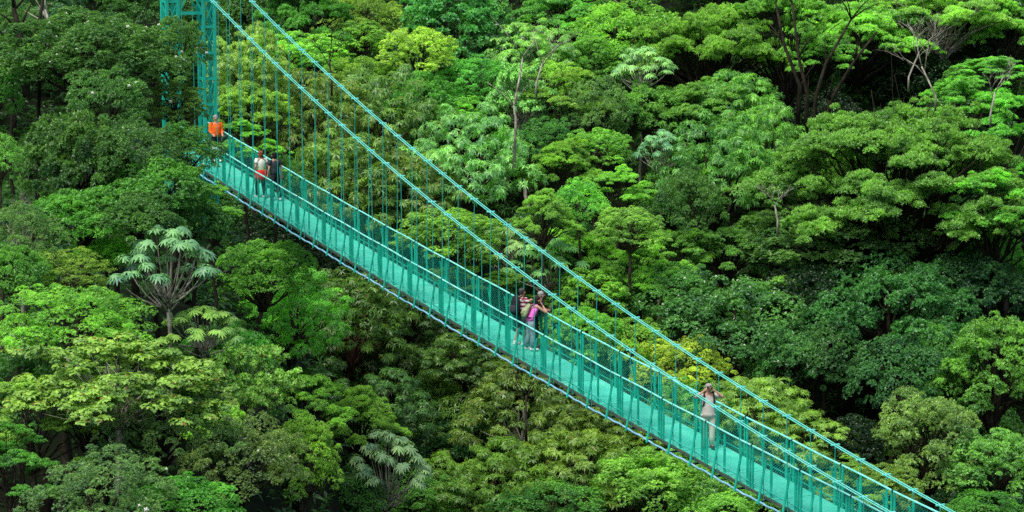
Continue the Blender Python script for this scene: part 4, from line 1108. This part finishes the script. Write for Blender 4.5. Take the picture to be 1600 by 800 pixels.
T_(1060, 395, 62, 34, 'umb', 'LG', 'B', -10, 'light flat crown left of the dull umbrella', 'm', hue=(.075, .17, .035))
T_(1000, 430, 75, 34, 'umb', 'YG', 'B', -12, 'lime umbrella crown above the white-specked dark tree', 'm', hue=(.09, .18, .02))
T_(930, 460, 65, 45, 'cloud', 'LG', 'B', -14, 'green crown between the near and far cable right of the couple', 'm', hue=(.07, .16, .025))
T_(1150, 170, 70, 60, 'droop', 'MG', 'B', -4, 'mid-green drooping crown under the upper right umbrella', 'm', hue=(.050, .145, .03))
T_(1120, 275, 100, 90, 'droop', 'MG', 'B', -7, 'large mid-green tree of drooping leaves, centre right', 'd', hue=(.045, .135, .032))
T_(1200, 235, 65, 75, 'droop', 'MG', 'B', -6, 'drooping-leaved tree touching the big umbrella from the left', 'd', hue=(.060, .165, .032))
T_(1080, 320, 55, 60, 'round', 'DG', 'B', -8, 'dark crown behind the lone cecropia stem', 'd')
T_(1140, 385, 65, 35, 'umb', 'MG', 'B', -8, 'dull green crown left of the shaded umbrella', 'd', hue=(.045, .12, .03))
T_(1050, 465, 70, 48, 'round', 'DG', 'B', -13, 'dark tree speckled white right of the cables', 'd', flowers=36, hue=(.036, .10, .035))
T_(1150, 520, 115, 78, 'round', 'DG', 'B', -12, 'broad white-specked dark tree behind the far cable', 'd', flowers=44, hue=(.030, .095, .030))
T_(1230, 560, 62, 58, 'round', 'DG', 'B', -14, 'dark white-specked crown right of the broad one', 'd', flowers=18, hue=(.034, .11, .034))
T_(1065, 575, 72, 46, 'fine', 'GO', 'B', -18, 'golden-olive bush between the cables left of the binocular man', 'm', hue=(.14, .20, .022))
T_(990, 545, 55, 42, 'round', 'LG', 'B', -18, 'green bush left of the golden-olive one', 'm', hue=(.07, .17, .025))
T_(905, 530, 70, 50, 'cloud', 'VG', 'B', -18, 'bright green bush behind the netting right of the couple', 'm', hue=(.065, .17, .022))
T_(1180, 640, 92, 52, 'droop', 'OL', 'B', -20, 'olive drooping tree right behind the binocular man', 'm', hue=(.085, .16, .03))
T_(1080, 640, 70, 45, 'droop', 'MG', 'B', -20, 'green drooping tree behind the binocular man to the left', 'm', hue=(.05, .14, .025))
T_(1255, 690, 85, 50, 'droop', 'OL', 'B', -20, 'olive tree behind the netting near the lower right', 'm', hue=(.085, .155, .025))
T_(1330, 760, 80, 42, 'tier', 'OL', 'B', -19, 'yellow-olive layered tree under the far cable at the lower right', 'm', hue=(.10, .165, .025))
# --- right hand slope
T_(1395, 285, 228, 122, 'umb', 'VG', 'B', -9, 'huge spreading umbrella tree of many flat pads filling the right', 'd', arch=H_BIG, hue=(.050, .150, .027))
T_(1560, 215, 85, 75, 'tier', 'VG', 'B', -5, 'umbrella tree with grey twigs at the right edge behind the huge one', 'm', hue=(.062, .185, .03))
T_(1500, 160, 70, 35, 'umb', 'VG', 'B', -3, 'flat green crown on the shoulder of the huge umbrella', 'm', hue=(.065, .19, .03))
T_(1555, 330, 90, 70, 'tier', 'VG', 'B', -11, 'layered pads at the right edge in front of the huge umbrella', 'd', hue=(.06, .19, .025))
T_(1540, 400, 70, 50, 'umb', 'VG', 'B', -13, 'lowest bright pads hanging at the right edge', 'd', hue=(.055, .18, .02))
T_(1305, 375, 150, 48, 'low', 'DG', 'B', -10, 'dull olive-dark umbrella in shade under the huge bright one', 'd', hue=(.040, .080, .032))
T_(1340, 50, 118, 55, 'umb', 'LG', 'B', 2, 'flat topped pale green tree at the top right above the black hollow', 'd', hue=(.085, .20, .04))
T_(1470, 22, 125, 45, 'umb', 'LG', 'B', 3, 'broad pale umbrella crown along the top right edge', 'w', arch=H_TOP, hue=(.085, .20, .045))
T_(1555, 112, 75, 22, 'umb', 'VG', 'B', 0, 'thin flat crown at the right edge above the twiggy tree', 'm', hue=(.07, .20, .03))
T_(1570, 45, 60, 42, 'umb', 'LG', 'B', 4, 'pale crown in the top right corner', 'm', hue=(.075, .18, .045))
T_(1290, 85, 60, 25, 'umb', 'VG', 'B', -2, 'bright flat pad in front of the leaning mossy stems', 'd', hue=(.06, .18, .02))
T_(1290, 200, 60, 55, 'round', 'VD', 'B', 2, 'crown coloured near-black as deep shade behind the leaning stems', 'd')
T_(1430, 140, 90, 60, 'round', 'VD', 'B', 8, 'crown coloured near-black as shade inside the black hollow at the upper right', 'd')
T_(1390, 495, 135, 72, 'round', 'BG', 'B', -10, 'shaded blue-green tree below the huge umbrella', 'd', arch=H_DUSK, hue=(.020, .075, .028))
T_(1270, 465, 85, 42, 'low', 'VD', 'B', -8, 'crown with deep shade in its green, left of the shaded blue-green tree', 'd', hue=(.012, .050, .020))
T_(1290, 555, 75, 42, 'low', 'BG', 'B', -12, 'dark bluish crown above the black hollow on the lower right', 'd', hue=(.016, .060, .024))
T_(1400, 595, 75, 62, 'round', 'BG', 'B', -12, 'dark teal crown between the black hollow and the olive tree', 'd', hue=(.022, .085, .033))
T_(1470, 560, 55, 45, 'low', 'MG', 'B', -12, 'green spreading crown left of the large round right-hand tree', 'd', hue=(.035, .125, .025))
T_(1550, 585, 95, 85, 'cloud', 'MG', 'B', -13, 'large rounded mid-green tree at the right edge', 'd', hue=(.048, .155, .030))
T_(1520, 450, 80, 45, 'low', 'DG', 'B', -8, 'dark green crown above the large rounded right-hand tree', 'd', hue=(.016, .062, .024))
T_(1452, 690, 88, 80, 'cloud', 'OL', 'B', -16, 'olive lumpy tree right of the far cable', 'd', hue=(.088, .145, .045))
T_(1555, 730, 80, 60, 'cloud', 'LG', 'B', -17, 'pale green crown at the lower right edge', 'd', hue=(.075, .175, .045))
T_(1385, 770, 60, 40, 'cloud', 'OL', 'B', -19, 'small olive crown beside the end of the far cable', 'd', hue=(.085, .14, .03))
T_(1540, 800, 60, 30, 'round', 'MG', 'B', -20, 'green shrub in the bottom right corner', 'd')
T_(1330, 690, 60, 30, 'low', 'VD', 'B', -14, 'low crown coloured near-black as shade at the foot of the black hollow', 'd')

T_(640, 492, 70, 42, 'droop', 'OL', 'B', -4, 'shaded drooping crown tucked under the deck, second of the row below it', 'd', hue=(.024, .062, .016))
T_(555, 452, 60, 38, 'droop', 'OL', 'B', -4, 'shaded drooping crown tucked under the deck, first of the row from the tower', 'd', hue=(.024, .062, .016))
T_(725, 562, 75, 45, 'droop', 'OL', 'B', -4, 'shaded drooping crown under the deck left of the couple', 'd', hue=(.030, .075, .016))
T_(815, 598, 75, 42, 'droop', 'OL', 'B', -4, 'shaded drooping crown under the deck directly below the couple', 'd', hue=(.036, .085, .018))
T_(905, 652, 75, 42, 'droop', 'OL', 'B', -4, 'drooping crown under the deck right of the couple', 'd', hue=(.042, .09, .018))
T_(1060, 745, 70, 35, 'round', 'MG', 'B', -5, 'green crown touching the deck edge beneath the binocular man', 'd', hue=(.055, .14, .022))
T_(425, 378, 62, 34, 'low', 'VD', 'B', -6, 'crown coloured near-black as shade in the dark gap right under the left part of the deck', 'd', hue=(.012, .05, .018))
T_(505, 425, 60, 34, 'low', 'VD', 'B', -5, 'crown with painted shade below the deck where the drooping trees begin', 'd', hue=(.014, .055, .018))
T_(300, 352, 62, 34, 'low', 'DG', 'F', -2, 'dark low crown between the deck end and the large cecropia', 'd')
# bare and leaning stems that stand free of any crown
def stem(label, pts, r0, r1, bark='d', name='bare_tree'):
    P = [at(*p) for p in pts]
    t = empty(name, P[0]); tag(t, label, 'tree')
    m = MB(); m.tube([p - P[0] for p in P], [lerp(r0, r1, i / (len(P) - 1)) for i in range(len(P))], 7)
    o = m.build('trunk', M['bark'], t, True); o.color = (*BARK[bark], 1)
    rs = random.Random(len(label) * 13 + int(pts[0][0]))
    for _ in range(5):
        i = rs.randrange(max(1, len(P) - 3), len(P)); a = P[i] - P[0]
        dd = Vector((rs.uniform(-1, 1), rs.uniform(-.6, .6), rs.uniform(.5, 1.2))) * rs.uniform(.7, 1.6)
        m = MB(); m.tube([a, a + dd * .5 + Vector((0, 0, .1)), a + dd], [r1 * .9, r1 * .6, r1 * .25], 5)
        b = m.build('branch', M['bark'], t, True); b.color = (*BARK[bark], 1)
stem('dark leafless stem with pale bark at the upper left corner', [(42, 150, 96), (36, 80, 96), (30, 50, 96.2), (22, 15, 96.4), (20, -20, 97)], .16, .07, 'd')
stem('slanting bare stem beside the dark one at the upper left', [(40, 150, 97), (52, 70, 97), (62, 30, 97), (70, -15, 97)], .10, .05, 'd')
stem('thin pale dead stem crossing the crowns at the upper left', [(90, 90, 98), (82, 50, 98), (70, 15, 98)], .07, .04, 'w')
stem('slender white trunk in front of the green slope, top centre', [(803, 262, 112), (806, 190, 112), (803, 165, 112), (812, 120, 112.4), (817, 88, 113)], .07, .03, 'w')
for q, (a, b, c_) in enumerate([((1262, 150), (1248, 90), (1238, 5)), ((1250, 135), (1225, 70), (1212, 5)), ((1275, 150), (1290, 100), (1330, 30)), ((1296, 160), (1335, 95), (1370, 50))]):
    stem(['mossy dark trunk standing upright, upper right', 'mossy dark trunk leaning left, upper right', 'mossy dark trunk leaning right, upper right', 'long thin trunk leaning far right in the black hollow'][q],
         [(a[0] - 6, a[1] + 90, 123), (*a, 122), (*b, 122), (*c_, 122)], .13, .05, 'd')
stem('pale trunk with bromeliads standing in shade at the right edge', [(1574, 560, 116), (1572, 500, 116), (1568, 450, 116), (1560, 400, 116)], .2, .13, 'm')

# trees glimpsed in the gaps between and behind the named crowns
def in_front_of_bridge(px, py):
    yb = 268 + (px - 322) * .585
    return py > yb - 5
def dead_twigs(label, px, py, d, h, seed, bark='w', lean=0.0, name='bare_tree'):
    base = at(px, py, d); t = empty(name, base); tag(t, label, 'tree')
    rs = random.Random(seed)
    def grow(m, a, dr, L, r, lvl):
        b = a + dr * L * .5 + Vector((rs.uniform(-.1, .1), rs.uniform(-.1, .1), .05)) * L
        c = a + dr * L
        m.tube([a, b, c], [r, r * .8, r * .55], 5)
        if lvl == 0: return
        for _ in range(3 if lvl > 1 else 2):
            nd = (dr + Vector((rs.uniform(-1, 1), rs.uniform(-.8, .8), rs.uniform(-.3, .8)))).normalized()
            st = a.lerp(c, rs.uniform(.45, 1.0)); grow(m, st, nd, L * rs.uniform(.5, .8), r * .55, lvl - 1)
    m = MB(); dr = Vector((lean, 0, 1)).normalized(); m.tube([Vector((0, 0, -.7)), Vector((0, 0, 0)), dr * h * .5], [.05, .045, .035], 6)
    o = m.build('trunk', M['bark'], t, True); o.color = (*BARK[bark], 1)
    m = MB()
    for q in range(3): grow(m, dr * h * (.3 + .1 * q), (dr + Vector((rs.uniform(-.8, .8), rs.uniform(-.5, .5), 0))).normalized(), h * .5, .024, 3)
    o = m.build('branches', M['bark'], t, True); o.color = (*BARK[bark], 1)
dead_twigs('pale bare branches fanning out in the black hollow at the upper right', 1462, 150, 117, 3.0, 1, 'w', -.5)
dead_twigs('second set of pale bare branches under the top right umbrella crown', 1420, 120, 118, 2.4, 2, 'w', .4)
dead_twigs('grey twiggy dead crown at the right edge above the huge umbrella', 1548, 175, 112, 1.8, 3, 'w', .2)
dead_twigs('reddish bare twigs rising between the two main cables', 518, 125, 112, 1.9, 4, 'm', -.1)
dead_twigs('grey bare twigs at the left edge above the fine bush', 20, 370, 76, 1.1, 5, 'w', .2)
dead_twigs('pale dead branch forked beside the slender white trunk at top centre', 838, 130, 112, 2.2, 6, 'w', .3)
dead_twigs('bare crooked branches over the grey-green tree at the lower left', 258, 660, 66, 1.2, 7, 'm', .1)
dead_twigs('thin pale forked stem in front of the olive tree under the deck', 822, 660, 93, 2.0, 8, 'm', 0)
dead_twigs('small leafless grey crown below the drooping trees, right of centre', 1215, 345, 108, 1.4, 9, 'w', -.2)

rg = random.Random(99)
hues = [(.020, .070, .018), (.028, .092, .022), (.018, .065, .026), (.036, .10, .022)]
n_fill = 0
for row, Y in enumerate([68, 75, 82, 104, 109, 115, 121, 127, 133, 140, 148, 157]):
    wide = Y * .22
    nx = int(2 * wide / 5.2)
    for q in range(nx):
        x = -wide + (q + .5 + (.5 if row % 2 else 0)) * 5.2 + rg.uniform(-1, 1); y = Y + rg.uniform(-1.5, 1.5)
        px = 800 + F_PX * x / y
        tt = sstep(200, 720, px)
        Yz = lerp(62, 100, tt)
        if Y < 100:
            if px > 520 : continue
            C = -Yz * .244 + .52 * (y - Yz)
            if px > 200: C = min(C, -13.5)
        else: C = -24.4 + .52 * (y - 100)
        zc = C - rg.uniform(.9, 3.0)
        R = rg.uniform(2.2, 3.2)
        p = Vector((x, y, zc)); a, b, d = to_px(p)
        if b > 900 or a < -120 or a > 1720: continue
        # keep the bridge corridor clear
        s_ = (p - Vector((BX, BY, 0))).dot(DIR); l_ = (p - Vector((BX, BY, 0))).dot(LAT)
        if -6 < s_ < 50 and abs(l_) < R + 1.2 and zc + R * .7 > zdeck(s_) - .8: zc = zdeck(s_) - .8 - R * .8; a, b, d = to_px(Vector((x, y, zc)))
        VOIDS = [(1290, 640, 95, 75), (1375, 165, 110, 65), (440, 385, 95, 50), (860, 35, 60, 35), (70, 230, 55, 100), (1340, 435, 120, 45), (530, 690, 50, 40), (1140, 420, 60, 40)]
        if any(((a - vx) / vw) ** 2 + ((b - vy) / vh) ** 2 < 1.3 for vx, vy, vw, vh in VOIDS): continue
        kind = rg.choice(['round', 'low', 'round', 'droop', 'low'])
        i = rg.randrange(NVAR[kind]); me, lm, zb = get_arch(kind, i)
        sx = R / R0; foot = zc + zb * sx; g = min(ground(x, y), foot - .4)
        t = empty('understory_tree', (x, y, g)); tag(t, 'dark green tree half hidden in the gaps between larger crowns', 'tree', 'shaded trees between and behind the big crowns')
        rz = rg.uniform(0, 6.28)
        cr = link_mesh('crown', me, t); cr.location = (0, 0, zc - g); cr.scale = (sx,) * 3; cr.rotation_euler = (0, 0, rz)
        h_ = rg.choice(hues); cr.color = (h_[0] * 2.8, h_[1] * 2.9, h_[2] * 2.6, 1)  # greens raised to lift the shade in the gaps
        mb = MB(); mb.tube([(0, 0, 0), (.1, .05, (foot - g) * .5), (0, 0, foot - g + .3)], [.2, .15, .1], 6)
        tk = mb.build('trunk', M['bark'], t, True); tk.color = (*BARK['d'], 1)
        n_fill += 1
print('fill trees', n_fill)

# undergrowth covering the ground of the slopes
def undergrowth():
    rng = np.random.default_rng(5)
    n = 46000
    y = 58 + (172 - 58) * np.sqrt(rng.uniform(0, 1, n)); x = rng.uniform(-.27, .27, n) * y
    z = np.array([ground(a, b) for a, b in zip(x, y)])
    P = np.stack([x, y, z + rng.uniform(0, 1.3, n) * rng.uniform(0, 1, n)], 1)
    D = norm(np.array([0, 0, 1.0]) + rng.normal(0, .3, (n, 3)))
    me = leaves_mesh('undergrowth', P, D, rng.uniform(.2, .6, n), 6, .42, .13, 1.1, .35, rng, M['leaf'])
    o = link_mesh('undergrowth', me); o.color = (.034, .125, .030, 1)  # dark green stands for gap shade, lifted to soften the gaps
    tag(o, 'dark leafy undergrowth covering the forest floor between the trunks', 'undergrowth', kind='stuff')
undergrowth()
